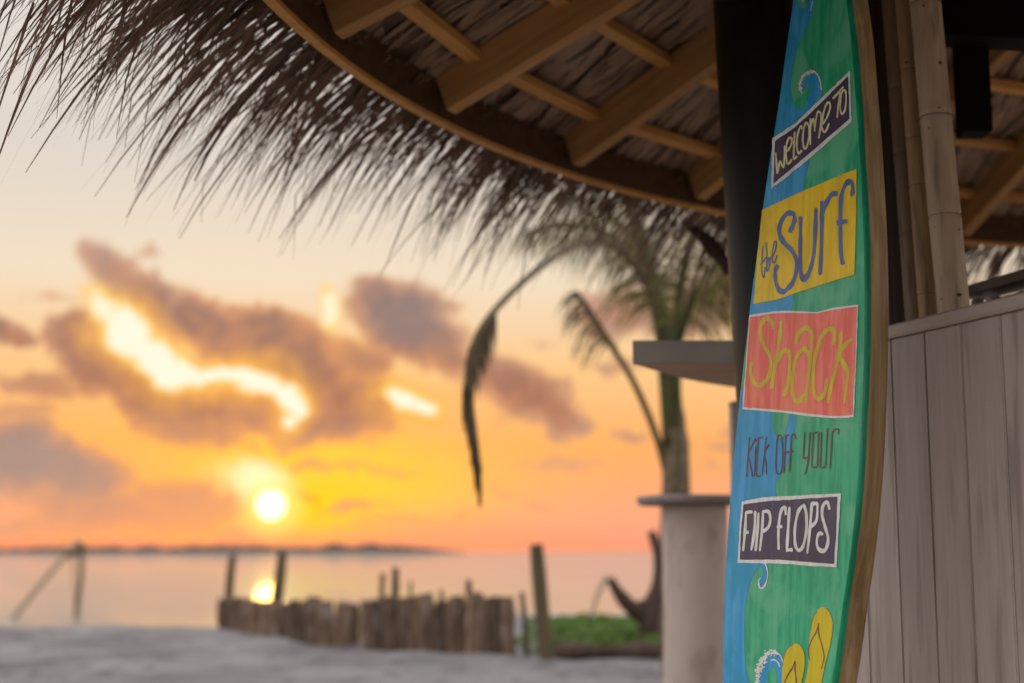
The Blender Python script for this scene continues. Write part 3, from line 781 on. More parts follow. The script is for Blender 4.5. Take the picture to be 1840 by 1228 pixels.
vb.data = mesh('vines', vs, fs); vb.data.materials.append(MAT['vine'])
tag(vb, 'green creeping beach vines covering the bank behind the posts', 'vines')
# root log under the vines
lg = thing('driftwood_log', 'dark rotten log lying along the front of the green vines', 'log', (1.0, 12.0, 0))
pts = smoothline([P(1000, 1168, 8.5), P(1080, 1172, 8.35), P(1160, 1170, 8.4), P(1260, 1168, 8.5), P(1400, 1168, 8.8)], 16)
vs, fs = tube(pts, [.06 + .015 * sin(i) for i in range(16)], 10, .4)
link('trunk', mesh('log', vs, fs, True), MAT['stump'], lg)

# stump with a bent branch
st = thing('driftwood_stump', 'dark twisted tree stump with a bent branch behind the round table', 'stump', P(1180, 1140, 9.6))
def limb(name, ptl, rads, Z, m, parent, seg=10, n=14, wob=.35, seed=1):
    pts = smoothline([P(x, y, Z + dz) for x, y, dz in ptl], n)
    rr = []
    for i in range(n):
        t = i / (n - 1) * (len(rads) - 1); k = min(int(t), len(rads) - 2); rr.append((rads[k] + (rads[k + 1] - rads[k]) * (t - k)) / FR * Z * KZ)
    vs, fs = tube(pts, rr, seg, wob, seed=seed)
    return link(name, mesh(name, vs, fs, True), m, parent)
limb('trunk', [(1185, 1165, 0), (1178, 1110, 0), (1186, 1050, 0), (1184, 1000, 0), (1170, 955, 0)], [34, 28, 12, 11, 8], 9.6, MAT['stump'], st, seed=3)
limb('root', [(1190, 1120, .1), (1160, 1100, .05), (1135, 1092, 0), (1112, 1066, 0), (1096, 1040, 0)], [22, 22, 14, 10, 8], 9.6, MAT['stump'], st, seed=5)
limb('bent_branch', [(1100, 1044, 0), (1088, 1040, -.05), (1074, 1070, -.1), (1062, 1110, -.15)], [7, 5, 4, 3], 9.6, MAT['pole'], st, seed=6)

# leaning pole with ropes standing in the shallows
sw = thing('rope_swing', 'pale leaning pole and hanging ropes standing in the shallow water far left', 'swing', P(80, 1122, 23.0))
def far_line(name, pl, w, m, Z=23.0):
    pts = smoothline([P(x, y, Z) for x, y in pl], 10)
    vs, fs = tube(pts, [w / 2 / FR * Z * KZ] * 10, 8, .1); link(name, mesh(name, vs, fs, True), m, sw)
far_line('pole', [(0, 1140), (60, 1066), (120, 995), (142, 972)], 10, MAT['pole'])
far_line('rope', [(146, 974), (144, 1040), (138, 1090), (136, 1150)], 6, MAT['post'])
far_line('rope', [(128, 990), (134, 1060), (137, 1150)], 4, MAT['pole'])
far_line('rope', [(154, 990), (147, 1060), (141, 1150)], 4, MAT['pole'])
far_line('knot', [(120, 996), (140, 992), (155, 984)], 13, MAT['post'])

# ------------------------------------------------------------------ palm
palm = thing('palm_tree', 'young green coconut palm with arching fronds behind the counter slab', 'palm tree', (P(1213, 885, 7.5).x, 7.5 * KZ, 0))
b0 = P(1213, 885, 7.5)
tp = [Vector((b0.x + .0, b0.y, -.1)), Vector((b0.x, b0.y, .5)), P(1213, 885, 7.5), P(1213, 800, 7.5), P(1210, 740, 7.5)]
vs, fs = tube(smoothline(tp, 24), [.125 - .0018 * i + .006 * (i % 2) for i in range(24)], 14, .15)
link('trunk', mesh('trunk', vs, fs, True), MAT['palm_trunk'], palm)
vs, fs = tube(smoothline([P(1228, 890, 7.42), P(1230, 830, 7.42), P(1232, 780, 7.42)], 6), [.05, .045, .04, .035, .03, .012], 8, .2)
link('leaf_sheath', mesh('sheath', vs, fs, True), MAT['palm_trunk'], palm)
def frond(pl, Z, w0, w1, nleaf, leafL, lm, t0=.3, droop=1.0, hang=.6, seed=0, wleaf=.017, sm=None, spread_=1.0):
    pr = random.Random(seed); nleaf = int(nleaf * 1.7)
    ctrl = [P(x, y, Z + dz) for x, y, dz in pl]
    pts = smoothline(ctrl, 30)
    vs, fs = tube(pts, [(w0 + (w1 - w0) * (i / 29) ** .8) / 2 / FR * Z * KZ for i in range(30)], 8)
    fr = link('frond', mesh('frond', vs, fs, True), sm or MAT['palm_stem'], palm)
    vs, fs = [], []
    for k in range(nleaf):
        f = t0 + (1 - t0) * (k + pr.random()) / nleaf
        i = min(28, int(f * 29)); p = pts[i].lerp(pts[i + 1], f * 29 - i)
        d = (pts[i + 1] - pts[i]).normalized()
        s = d.cross(Vector((0, 0, 1)))
        if s.length < .1: s = Vector((0, 1, 0))
        s.normalize(); s = s * (1 if k % 2 else -1)
        out = (s * spread_ + d * pr.uniform(.3, .8) + Vector((pr.uniform(-.2, .2), pr.uniform(-.2, .2), -hang * pr.uniform(.6, 1.3)))).normalized()
        L = leafL * pr.uniform(.7, 1.15) * (1 - .55 * max(0, f - .6) / .4) * (.6 + .4 * min(1, (f - t0) * 8))
        q = [p.copy()]
        dd = out
        for j in range(4):
            q.append(q[-1] + dd * (L / 4)); dd = (dd + Vector((0, 0, -droop * .35))).normalized()
        ribbon(vs, fs, q, wleaf * pr.uniform(.7, 1.2), d, pr.uniform(-.5, .5))
    link('leaflets', mesh('leaflets', vs, fs), lm, fr, kind='stuff')
G, DL = MAT['palm_leaf'], MAT['dead_leaf']
frond([(1212, 800, 0), (1203, 690, 0), (1190, 580, 0), (1165, 480, .05), (1135, 380, .1), (1085, 270, .2)], 7.5, 48, 22, 90, .75, G, .42, 1.0, .5, 1)
frond([(1212, 800, 0), (1212, 680, -.1), (1218, 560, -.15), (1240, 440, -.3), (1300, 330, -.5)], 7.5, 30, 12, 55, .7, G, .45, 1.2, .7, 2)
frond([(1205, 720, 0), (1190, 600, .2), (1170, 500, .3), (1190, 400, .6), (1240, 350, 1.0)], 7.5, 22, 9, 50, .8, G, .4, 1.2, .8, 3)
frond([(1200, 860, 0), (1178, 780, -.05), (1140, 690, -.1), (1095, 615, -.2), (1060, 560, -.25), (1035, 525, -.3)], 7.5, 15, 8, 44, .45, DL, .58, 1.3, .8, 4, wleaf=.013, sm=MAT['post'])
frond([(1195, 640, 0), (1165, 520, -.2), (1110, 445, -.5), (1050, 435, -.8), (985, 470, -1.2), (915, 530, -1.5), (862, 595, -1.7), (840, 665, -1.75), (850, 755, -1.75), (862, 850, -1.75)],
      7.5, 15, 8, 130, .46, DL, .60, 3.2, 2.0, 5, wleaf=.026, sm=MAT['post'], spread_=.3)
frond([(1215, 640, 0), (1235, 560, -.3), (1262, 500, -.5), (1296, 470, -.6), (1330, 470, -.7)], 7.5, 16, 7, 60, .6, G, .3, 1.3, .9, 6)
frond([(1190, 600, 0), (1150, 480, .3), (1090, 420, .5), (1010, 400, .7), (940, 420, .9)], 7.5, 18, 6, 80, .55, G, .35, 1.3, .9, 7, wleaf=.013)
frond([(1212, 660, 0), (1240, 560, .2), (1285, 510, .3), (1340, 500, .35)], 7.5, 14, 5, 60, .5, G, .25, 1.6, 1.2, 9, wleaf=.013)
frond([(1190, 560, 0), (1150, 450, .3), (1080, 370, .5), (1000, 350, .7)], 7.5, 16, 6, 45, .75, G, .3, 1.4, .9, 10)
# withered branch stub beside the post
br = thing('withered_frond', 'dark brown withered frond hanging against the black post under the eave', 'frond', P(1240, 410, 3.9))
limb('stalk', [(1225, 398, 0), (1262, 425, 0), (1290, 455, 0), (1312, 492, 0)], [5, 12, 15, 9], 3.9, MAT['stump'], br, seed=9)

# ------------------------------------------------------------------ surfboard
al = radians(62.5)
S = Vector((cos(al), -sin(al), 0)); Bk = Vector((sin(al), cos(al), 0))
LEAN = radians(4.0)
Up = (Vector((0, 0, 1)) * cos(LEAN) + Bk * sin(LEAN)).normalized()
Nn = (-Bk * cos(LEAN) + Vector((0, 0, 1)) * sin(LEAN)).normalized()
O0 = Vector((.567, 2.865, CAMZ + .326))
base0 = O0 + Up * (-(O0.z) / Up.z)          # where the plane meets the sand
MB = Matrix.Translation(base0) @ Matrix((S, -Nn, Up)).transposed().to_4x4()   # local X across, Y into the board, Z along it
def uv(x, y):
    d = ray(x, y); c = Vector((0, 0, CAMZ))
    t = (base0 - c).dot(Nn) / d.dot(Nn); p = c + d * t - base0
    return Vector((p.dot(S), p.dot(Up)))
sb = thing('surfboard', 'tall wooden surfboard painted blue and green with welcome lettering, standing upright', 'surfboard', None, mtx=MB)
def put(name, vs, fs, m, parent=sb, smooth=False, label=None, kind=None):
    o = bpy.data.objects.new(name, mesh(name, vs, fs, smooth)); COL.objects.link(o); o.data.materials.append(m)
    o.parent = parent
    if label: o['label'] = label
    if kind: o['kind'] = kind
    return o
LE = [(1425, 0), (1412, 90), (1400, 180), (1384, 280), (1369, 380), (1356, 480), (1345, 570), (1333, 670), (1323, 770), (1314, 870), (1307, 960), (1302, 1050), (1299, 1140), (1298, 1228)]
RE = [(1523, 0), (1532, 70), (1538, 150), (1545, 240), (1550, 330), (1554, 420), (1556, 520), (1555, 620), (1552, 720), (1547, 820), (1540, 910), (1530, 1000), (1518, 1080), (1506, 1170), (1497, 1228)]
Lu = [uv(*p) for p in LE]; Ru = [uv(*p) for p in RE]
# continue to the nose and the tail, out of the frame
def ext(pts, end, tip, n=9, bend=.5):
    return pts
topc = (Lu[0] + Ru[0]) / 2; botc = (Lu[-1] + Ru[-1]) / 2
nose = Vector((topc.x + .0, topc.y + .40)); tail = Vector((botc.x + .02, .0))
def curve_to(p, tan_, q, n=8):
    out = []
    for i in range(1, n + 1):
        t = i / n; c = p + tan_
        out.append(p * (1 - t) ** 2 + c * (2 * t * (1 - t)) + q * t * t)
    return out
def tang(a, b_, L): d = (a - b_).normalized(); return d * L
Lt = curve_to(Lu[0], tang(Lu[0], Lu[1], .28), nose); Rt = curve_to(Ru[0], tang(Ru[0], Ru[1], .28), nose)
Lb = curve_to(Lu[-1], tang(Lu[-1], Lu[-2], .35), tail + Vector((-.05, 0))); Rb = curve_to(Ru[-1], tang(Ru[-1], Ru[-2], .35), tail + Vector((.05, 0)))
def dens(pts, k=3):
    v3 = [Vector((p.x, p.y, 0)) for p in pts]; s = smoothline(v3, len(pts) * k); return [Vector((q.x, q.y)) for q in s]
left = dens(list(reversed(Lt)) + Lu + Lb); right = dens(list(reversed(Rt)) + Ru + Rb)   # both from nose down to tail
loop = left + list(reversed(right))[:]      # left down, then right up
clean = []
for p in loop:
    if not clean or (p - clean[-1]).length > 1e-3: clean.append(p)
if (clean[0] - clean[-1]).length < 1e-3: clean.pop()
loop = clean; n = len(loop)
ctr = sum(loop, Vector((0, 0))) / n
def inset(k):
    out = []
    for i in range(n):
        d = (loop[(i + 1) % n] - loop[i - 1]).normalized(); nn = Vector((-d.y, d.x))
        out.append(loop[i] + nn * k)
    return out
area = sum(loop[i].x * loop[(i + 1) % n].y - loop[(i + 1) % n].x * loop[i].y for i in range(n))
sg = 1 if area > 0 else -1
TH = .063
def ring(k, y): return [(p.x, y, p.y) for p in inset(k * sg)]
# painted deck (front face + wrapped edge)
vs = ring(.004, .0) + ring(.0012, .0012) + ring(.0, .004) + ring(-.0005, .011)
fs = [tuple(range(n))]
for j in range(3):
    for i in range(n): fs.append((j * n + i, j * n + (i + 1) % n, (j + 1) * n + (i + 1) % n, (j + 1) * n + i))
deck = put('deck', vs, [fs[0]], MAT['p_green'])
ew = random.Random(2)
wr = [(.011 + .004 * mnoise.noise(Vector((p[0] * 9, p[2] * 11, 0))) + .002 * mnoise.noise(Vector((p[0] * 40, p[2] * 45, 5)))) for p in vs[:n]]
v2 = vs[:3 * n] + [(vs[3 * n + i][0], .006 + wr[i] * .55, vs[3 * n + i][2]) for i in range(n)]
put('deck_edge', v2, fs[1:], MAT['p_edge'], smooth=True, label='dark green paint wrapped over the board edge')
vs = ring(.0, .0045) + ring(-.0, .012) + ring(.0, TH - .012) + ring(.004, TH - .003) + ring(.012, TH)
fs = [tuple(reversed(range(4 * n, 5 * n)))]
for j in range(4):
    for i in range(n): fs.append((j * n + i, j * n + (i + 1) % n, (j + 1) * n + (i + 1) % n, (j + 1) * n + i))
put('wooden_rail', vs, fs, MAT['p_rail'], smooth=False)
fin_v = [(tail.x - .004, TH, .12), (tail.x - .004, TH, .34), (tail.x - .004, TH + .10, .14), (tail.x + .004, TH, .12), (tail.x + .004, TH, .34), (tail.x + .004, TH + .10, .14)]
put('fin', fin_v, [(0, 1, 2), (5, 4, 3), (0, 3, 4, 1), (1, 4, 5, 2), (2, 5, 3, 0)], MAT['p_rail'])
# knot in the rail
kc = uv(1553, 672); vs = [(kc.x + .0012, TH * .62, kc.y)] + [(kc.x + .0006, TH * .62 + .0042 * cos(k * pi / 5), kc.y + .0055 * sin(k * pi / 5)) for k in range(10)]
put('knot', vs, [(0, 1 + k, 1 + (k + 1) % 10) for k in range(10)], MAT['bamboo_brown'])
def poly(name, pts, lay, m, parent=sb, label=None, dense=0):
    q = [uv(*p) for p in pts]
    cl = []
    for p in q:
        if not cl or (p - cl[-1]).length > 2e-4: cl.append(p)
    vv = [(p.x, -.00035 * lay, p.y) for p in cl]
    tri = tessellate_polygon([[Vector((p.x, p.y, 0)) for p in cl]]); ft = []
    for a, b_, c in tri:
        cr_ = (cl[b_].x - cl[a].x) * (cl[c].y - cl[a].y) - (cl[c].x - cl[a].x) * (cl[b_].y - cl[a].y)
        ft.append((a, b_, c) if cr_ > 0 else (a, c, b_))
    me = mesh(name, vv, ft)
    o = bpy.data.objects.new(name, me); COL.objects.link(o); me.materials.append(m); o.parent = parent
    if label: o['label'] = label
    return o
def cr(pts, k=6, closed=False):
    v3 = [Vector((p[0], p[1], 0)) for p in pts]
    s = smoothline(v3, (len(pts) - 1) * k + 1); return [(q.x, q.y) for q in s]
sr = random.Random(11)
def stroke(name, lines, width, lay, m, parent=sb, org=(0, 0), sc=1.0, curved=True, wob=.12, label=None, varw=.45):
    """hand painted brush strokes; coordinates are photo pixels, laid onto the board plane"""
    vs, fs = [], []
    for ln in lines:
        pts = [(org[0] + x / sc, org[1] + y / sc) for x, y in ln]
        pts = cr(pts, 7) if curved and len(pts) > 2 else cr(pts, 8)
        n_ = len(pts); b0 = len(vs)
        ph = sr.uniform(0, 9)
        for i, p in enumerate(pts):
            a = pts[max(i - 1, 0)]; b_ = pts[min(i + 1, n_ - 1)]
            dx, dy = b_[0] - a[0], b_[1] - a[1]; L = sqrt(dx * dx + dy * dy) or 1
            # brush: a broader line on level runs than on upright ones
            lev = abs(dx) / L
            w = width * (.85 + .35 * lev) * (1 + varw * mnoise.noise(Vector((i * .22 + ph, ph, 0)))) / 2
            if i == 0 or i == n_ - 1: w *= .55
            nx, ny = -dy / L * w, dx / L * w
            for sgn in (-1, 1):
                q = uv(p[0] + nx * sgn, p[1] + ny * sgn); vs.append((q.x, -.00035 * lay, q.y))
        for i in range(n_ - 1): fs.append((b0 + 2 * i, b0 + 2 * i + 1, b0 + 2 * i + 3, b0 + 2 * i + 2))
        lay += .02
    return put(name, vs, fs, m, parent, label=label)
def lx(y):   # left edge x at picture row y
    for (a, b_), (c, d) in zip(LE, LE[1:]):
        if b_ <= y <= d: return a + (c - a) * (y - b_) / (d - b_)
    return LE[-1][0]
def left_run(y0, y1, step=40, ins=1.0):
    o = []; y = y0
    while y < y1: o.append((lx(y) + ins, y)); y += step
    o.append((lx(y1) + ins, y1)); return o
# blue wave field
blueA = left_run(0, 300) + [(1430, 260)] + cr([(1470, 190), (1476, 168), (1474, 147), (1467, 133), (1456, 132), (1446, 142), (1441, 154), (1443, 165), (1448, 158), (1449, 152), (1454, 153), (1455, 165), (1452, 180), (1446, 191), (1437, 197), (1428, 190), (1423, 174), (1421, 150), (1423, 125), (1430, 96), (1443, 62), (1457, 30), (1465, 0)], 4)
top = uv(1425, 0); topR = uv(1466, 0)
poly('blue_wave', blueA, 1, MAT['p_blue'])
vq = [(top.x + .0015, -.00035, top.y), (topR.x, -.00035, topR.y), (topR.x + .01, -.00035, topR.y + .1), (nose.x - .004, -.00035, nose.y - .06), (Lt[3].x + .003, -.00035, Lt[3].y)]
put('blue_wave', vq, [(0, 1, 2, 3, 4)], MAT['p_blue'])
poly('green_swirl', cr([(1434, -14), (1433, 0), (1436, 10), (1442, 16), (1449, 12), (1453, 2), (1453, -14)], 4), 2, MAT['p_green'])
stroke('white_foam', [[(1441, -12), (1441, -4), (1444, 4)]], 2.6, 3, MAT['p_white'])
blueB = left_run(280, 400) + [(1430, 380), (1441, 350), (1446, 322), (1454, 296), (1456, 285), (1440, 275)]
poly('blue_wave', blueB, 1.2, MAT['p_blue'])
blueC = left_run(500, 580) + [(1422, 575), (1422, 556), (1427, 528), (1432, 505)]
poly('blue_wave', blueC, 1, MAT['p_blue'])
blueD = left_run(700, 958) + [(1340, 958), (1345, 925), (1400, 925)] + cr([(1397, 893), (1393, 876), (1397, 862), (1405, 850), (1416, 830), (1421, 805), (1427, 778), (1430, 762), (1429, 735)], 4)
poly('blue_wave', blueD, 1, MAT['p_blue'])
poly('green_drop', cr([(1387, 735), (1388, 752), (1390, 770), (1396, 786), (1402, 789), (1409, 783), (1415, 768), (1419, 750), (1420, 735)], 4), 2, MAT['p_green'])
blueE = left_run(952, 1228) + [(1352, 1228)] + cr([(1346, 1224), (1341, 1204), (1338, 1167), (1338, 1130), (1339, 1093), (1343, 1071), (1349, 1046), (1356, 1030), (1364, 1019), (1369, 1021), (1371, 1034), (1366, 1042), (1366, 1050), (1371, 1056), (1376, 1048), (1379, 1034), (1378, 1015), (1374, 990)], 5)
poly('blue_wave', blueE, 1.3, MAT['p_blue'])
q = [uv(1299, 1228), uv(1352, 1228)]
put('blue_wave', [(q[0].x + .0015, -.00035, q[0].y), (q[1].x, -.00035, q[1].y), (q[1].x + .03, -.00035, q[1].y - .2), (q[1].x + .02, -.00035, .05), (Lb[4].x + .003, -.00035, Lb[4].y)], [(4, 3, 2, 1, 0)], MAT['p_blue'])
# bottom curl
poly('blue_wave', cr([(1362, 1245), (1366, 1214), (1372, 1192), (1383, 1177), (1394, 1175), (1403, 1182), (1408, 1196), (1408, 1245)], 4), 1.5, MAT['p_blue'])
poly('green_swirl', cr([(1380, 1230), (1379, 1214), (1384, 1202), (1391, 1200), (1397, 1208), (1398, 1222), (1394, 1234)], 4), 2.5, MAT['p_green'])
def foam_line(line, w, lay):
    """ragged brush-dabbed foam"""
    rr = random.Random(len(line) * 7 + int(line[0][0])); vs, fs = [], []
    pts = cr(line, 9)
    for i, p in enumerate(pts):
        for k in range(3):
            x = p[0] + rr.gauss(0, w * .38); y = p[1] + rr.gauss(0, w * .38); s = rr.uniform(.12, .34) * w
            b0 = len(vs)
            for a in range(7):
                th = 2 * pi * a / 7; r_ = s * rr.uniform(.6, 1.2); q_ = uv(x + cos(th) * r_, y + sin(th) * r_); vs.append((q_.x, -.00035 * lay - .000004 * i - .000001 * k, q_.y))
            fs.append(tuple(range(b0, b0 + 7)))
    put('white_foam', vs, fs, MAT['p_white'])
foam_line([(1440, 166), (1438, 152), (1443, 139), (1453, 131), (1464, 129)], 4.6, 3)
stroke('white_foam', [[(1440, 166), (1438, 152), (1443, 139), (1453, 131), (1464, 129), (1471, 137), (1475, 148), (1477, 163)]], 2.2, 3.4, MAT['p_white'])
stroke('white_foam', [[(1375, 1012), (1379, 1022), (1380, 1034), (1377, 1048), (1370, 1058), (1365, 1053), (1364, 1045), (1367, 1039)]], 2.2, 3, MAT['p_white'])
foam_line([(1377, 1050), (1370, 1058), (1365, 1053), (1364, 1045)], 3.0, 3.3)
foam_line([(1361, 1238), (1363, 1214), (1368, 1194), (1376, 1180), (1386, 1173), (1394, 1173)], 7.0, 3)
foam_line([(1360, 1240), (1362, 1210), (1367, 1192), (1375, 1180)], 7.0, 3.2)
stroke('white_foam', [[(1386, 1173), (1396, 1173), (1404, 1180), (1408, 1192)]], 1.8, 3.4, MAT['p_white'])
stroke('white_foam', [[(1386, 1187), (1393, 1186), (1399, 1191), (1402, 1199)]], 2.0, 3.4, MAT['p_white'])
stroke('green_streak', [[(1457, 20), (1459, 10), (1461, 2)]], 1.6, 2.2, MAT['p_white'])
# slipper drawings
poly('slipper_print', cr([(1406, 1245), (1406, 1222), (1407, 1200), (1410, 1181), (1417, 1166), (1426, 1158), (1434, 1157), (1442, 1164), (1446, 1176), (1447, 1190), (1445, 1208), (1441, 1228), (1438, 1245)], 4), 4.2, MAT['p_lemon'])
poly('slipper_print', cr([(1440, 1262), (1447, 1228), (1453, 1200), (1454, 1180), (1455, 1158), (1458, 1132), (1463, 1110), (1470, 1097), (1479, 1091), (1487, 1095), (1493, 1105), (1497, 1120), (1496, 1138), (1492, 1162), (1485, 1188), (1478, 1222), (1472, 1262)], 4), 4.2, MAT['p_lemon'])
stroke('strap_print', [[(1409, 1232), (1417, 1213), (1425, 1201), (1430, 1188)], [(1430, 1188), (1430, 1205), (1432, 1220), (1432, 1234)]], 2.6, 5, MAT['p_maroon'])
stroke('strap_print', [[(1456, 1187), (1454, 1168), (1460, 1150), (1468, 1136), (1473, 1120)], [(1472, 1122), (1473, 1142), (1479, 1162), (1482, 1182), (1477, 1203)]], 2.3, 5, MAT['p_maroon'])
for ln in ([(1458, 1134), (1462, 1112), (1470, 1098)], [(1407, 1198), (1410, 1180), (1417, 1165), (1427, 1158)]): stroke('slipper_outline', [ln], .9, 4.8, MAT['p_maroon'])

# sign panels
def ragged(pts, amp=.5, step=9, seed=1):
    rr = random.Random(seed); out = []
    m = len(pts)
    for i in range(m):
        a, b_ = pts[i], pts[(i + 1) % m]; L = sqrt((b_[0] - a[0]) ** 2 + (b_[1] - a[1]) ** 2); k = max(1, int(L / step))
        for j in range(k):
            f = j / k; e = 0 if j == 0 else amp
            out.append((a[0] + (b_[0] - a[0]) * f + rr.uniform(-e, e), a[1] + (b_[1] - a[1]) * f + rr.uniform(-e, e)))
    return out
p1 = poly('sign_panel', ragged([(1389, 249), (1429, 223), (1470, 184), (1528, 127), (1531, 219), (1500, 246), (1450, 290), (1387, 340)], .7, 7, 1), 4, MAT['p_white'], label='slanted purple panel with a white border reading welcome to')
p1b = poly('panel_ground', ragged([(1394, 254), (1430, 229), (1470, 192), (1525, 137), (1527.5, 214), (1500, 238), (1450, 281), (1391, 331)], .5, 9, 2), 5, MAT['p_purple'], p1)
p2 = poly('sign_panel', ragged([(1370, 378), (1441, 345), (1490, 324), (1540, 304), (1539, 400), (1536, 494), (1490, 508), (1440, 524), (1400, 538), (1355, 547), (1362, 460)], .4, 12, 3), 4, MAT['p_yellow'], label='yellow panel reading the surf')
p3 = poly('sign_panel', ragged([(1347.5, 567), (1390, 560), (1420, 559), (1470, 561), (1500, 553), (1543, 548), (1540, 640), (1535, 750), (1500, 752), (1455, 749), (1400, 741), (1335, 736), (1341, 650)], .5, 9, 4), 4, MAT['p_white'], label='coral panel with a white border reading shack')
p3b = poly('panel_ground', ragged([(1348.5, 570), (1390, 564), (1420, 563), (1470, 563.5), (1500, 557), (1541.5, 551), (1538, 650), (1533, 746), (1500, 748), (1455, 744), (1400, 737), (1337, 732), (1343, 650)], .4, 10, 5), 5, MAT['p_coral'], p3)
p4 = poly('sign_panel', ragged([(1334, 902), (1370, 894), (1430, 891), (1490, 888), (1512, 887), (1508, 950), (1504, 1019.5), (1470, 1018), (1400, 1013), (1326, 1012), (1330, 950)], .6, 8, 6), 4, MAT['p_white'], label='purple panel with a white border reading flip flops')
p4b = poly('panel_ground', ragged([(1337, 907), (1380, 901), (1440, 897), (1506, 893), (1504, 950), (1500, 1014), (1450, 1010), (1400, 1006), (1330.5, 1006), (1333, 950)], .5, 9, 7), 5, MAT['p_purple'], p4)
# lettering
K1 = dict(org=(1340, 100), sc=5.583)
stroke('lettering', [
    [(308, 975), (316, 1080), (323, 1185), (338, 1120), (354, 1065), (370, 1100), (388, 1120), (396, 1020), (400, 905)],
    [(412, 975), (445, 935), (470, 880), (465, 832), (440, 832), (420, 885), (411, 960), (415, 1040), (430, 1088), (455, 1070), (470, 1040)],
    [(500, 765), (492, 900), (487, 1045)], [(487, 1045), (505, 1032), (525, 1010)],
    [(572, 742), (565, 716), (545, 740), (525, 820), (520, 920), (540, 985), (572, 950)],
    [(635, 690), (612, 680), (590, 740), (580, 850), (597, 938), (622, 912), (640, 830), (645, 740), (632, 690)],
    [(655, 900), (656, 770), (655, 630)], [(658, 740), (672, 660), (688, 640), (697, 690), (700, 765)], [(702, 730), (720, 600), (742, 565), (764, 600), (757, 720), (740, 838)],
    [(778, 690), (822, 625), (855, 530), (850, 482), (825, 482), (800, 535), (778, 640), (770, 720), (790, 767), (815, 755), (845, 680)],
    [(880, 438), (935, 378), (990, 315)], [(955, 365), (938, 500), (925, 630)],
    [(985, 350), (965, 400), (955, 500), (962, 570), (980, 587), (1005, 540), (1015, 440), (1008, 360), (983, 350)]], 3.5, 6, MAT['p_cream'], p1, label='cream hand painted words welcome to', **K1)
K2 = dict(org=(1320, 300), sc=4.723)
stroke('lettering', [
    [(470, 560), (500, 500), (515, 430), (490, 395), (440, 408), (395, 480), (385, 560), (420, 640), (480, 700), (525, 775), (532, 870), (500, 980), (440, 1050), (400, 1060), (365, 1010), (350, 930), (356, 865), (376, 838)],
    [(565, 420), (564, 600), (562, 800), (572, 915), (597, 955), (640, 890), (675, 760), (690, 560), (697, 350)],
    [(745, 290), (747, 450), (742, 700), (731, 920)], [(752, 400), (790, 300), (835, 235), (882, 232)],
    [(1000, 252), (1010, 190), (1000, 135), (960, 140), (920, 220), (905, 350), (904, 600), (910, 750), (927, 832)], [(873, 480), (920, 470), (966, 462)]],
    7.6, 6, MAT['p_ink'], p2, label='blue hand painted word surf', **K2)
stroke('lettering', [[(245, 672), (238, 800), (236, 890), (255, 940), (266, 850)], [(226, 835), (250, 800), (276, 765)],
    [(272, 640), (280, 760), (278, 890)], [(280, 870), (292, 790), (304, 775), (303, 840), (282, 897)],
    [(310, 790), (350, 715), (361, 640), (342, 648), (325, 740), (330, 810), (350, 802), (367, 750)]], 2.6, 6, MAT['p_ink'], p2, label='small blue word the', **K2)
K3 = dict(org=(1320, 540), sc=5.583)
stroke('lettering', [
    [(395, 290), (385, 230), (350, 186), (310, 190), (275, 250), (268, 340), (300, 450), (350, 530), (370, 620), (362, 720), (330, 800), (260, 855), (200, 820), (172, 740), (172, 670), (188, 612)],
    [(475, 205), (462, 350), (432, 550), (400, 750), (378, 890)], [(430, 630), (480, 530), (530, 500), (562, 550), (560, 700), (545, 830), (500, 965)],
    [(625, 440), (640, 360), (690, 290), (740, 280), (780, 330), (782, 450), (762, 650), (742, 850), (726, 1035)], [(762, 565), (720, 492), (670, 512), (620, 600), (592, 750), (588, 900), (612, 1000), (660, 1012), (715, 930)],
    [(998, 448), (1008, 370), (998, 295), (940, 298), (880, 370), (840, 480), (808, 620), (798, 800), (808, 930), (845, 985), (895, 960), (925, 880), (935, 785)],
    [(1080, 312), (1065, 480), (1020, 700), (970, 900), (945, 1035)], [(1185, 388), (1115, 455), (1062, 550), (1110, 640), (1142, 720), (1130, 850), (1110, 1038)]],
    7.0, 6, MAT['p_gold'], p3, label='yellow hand painted word shack', **K3)
K4 = dict(org=(1300, 740), sc=4.093)
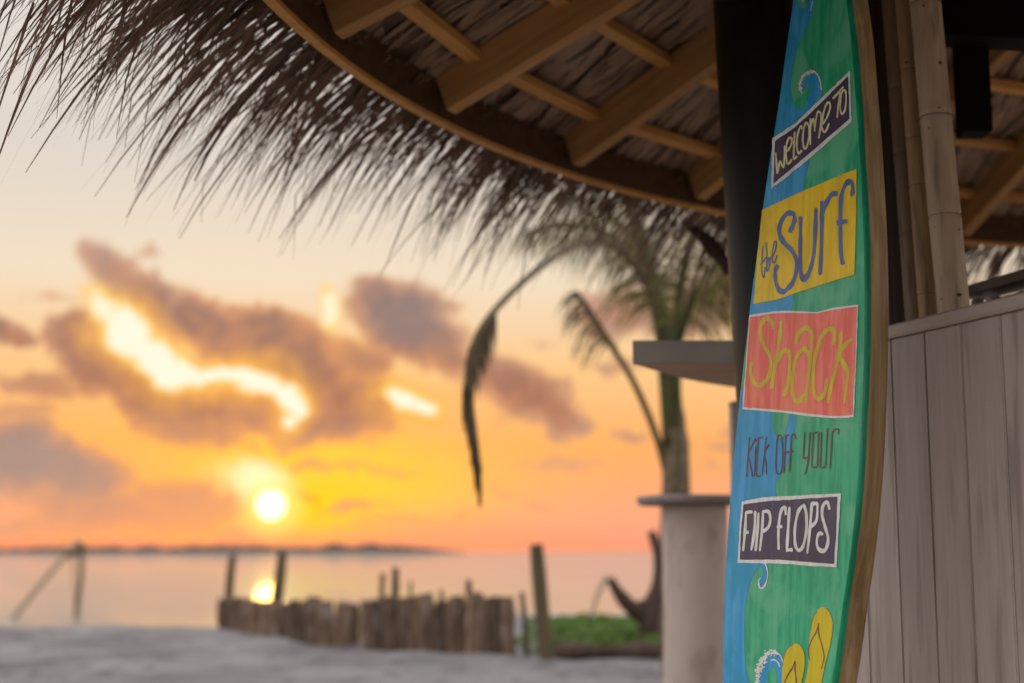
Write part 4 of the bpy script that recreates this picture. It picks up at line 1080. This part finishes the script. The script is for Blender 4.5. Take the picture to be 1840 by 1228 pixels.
stroke('lettering', [
    [(193, 185), (184, 330), (172, 480)], [(240, 195), (186, 310), (202, 400), (215, 480)], [(240, 255), (236, 360), (229, 480)], [(243, 205), (242, 222)],
    [(292, 192), (260, 190)], [(260, 190), (250, 330), (244, 475)], [(244, 475), (276, 475)], [(318, 185), (302, 330), (285, 470)], [(336, 240), (305, 310), (315, 380), (318, 465)],
    [(430, 178), (402, 188), (389, 330), (391, 440), (410, 458), (430, 430), (438, 300), (431, 180)],
    [(484, 176), (464, 182), (455, 300), (445, 450)], [(440, 305), (482, 296)], [(536, 205), (520, 166), (502, 190), (495, 300), (488, 445)], [(474, 302), (516, 292)],
    [(600, 150), (593, 260), (588, 345)], [(588, 345), (626, 338)], [(638, 150), (625, 360), (600, 465)],
    [(660, 155), (655, 290), (650, 410)], [(650, 410), (692, 408)], [(692, 408), (701, 152)], [(660, 158), (701, 152)],
    [(722, 150), (717, 290), (712, 415)], [(712, 413), (752, 408)], [(752, 408), (768, 120)], [(802, 140), (794, 280), (785, 420)], [(797, 175), (818, 132), (850, 135), (843, 168)]],
    2.7, 3, MAT['p_maroon'], sb, label='maroon hand painted words kick off your', **K4)
stroke('lettering', [
    [(220, 737), (172, 742)], [(172, 735), (164, 880), (150, 1027)], [(160, 892), (192, 886)], [(240, 730), (234, 880), (210, 1022)], [(264, 742), (256, 880), (242, 1027)],
    [(298, 725), (289, 880), (273, 1027)], [(298, 735), (337, 738), (351, 790), (336, 850), (295, 885)],
    [(465, 762), (458, 708), (435, 720), (418, 790), (410, 900), (412, 1017)], [(398, 850), (440, 845)],
    [(492, 700), (482, 860), (472, 1018)], [(465, 1020), (516, 1016)],
    [(590, 688), (555, 740), (532, 860), (535, 980), (560, 1020), (590, 992), (616, 880), (616, 760), (602, 700), (588, 688)],
    [(657, 665), (645, 830), (622, 1047)], [(655, 678), (702, 675)], [(698, 675), (690, 800), (640, 852)],
    [(787, 722), (770, 668), (740, 690), (732, 760), (755, 850), (776, 930), (765, 1000), (735, 1027), (700, 1000), (694, 940), (713, 893), (737, 907)]],
    5.2, 6, MAT['p_white'], p4, label='white hand painted words flip flops', **K4)
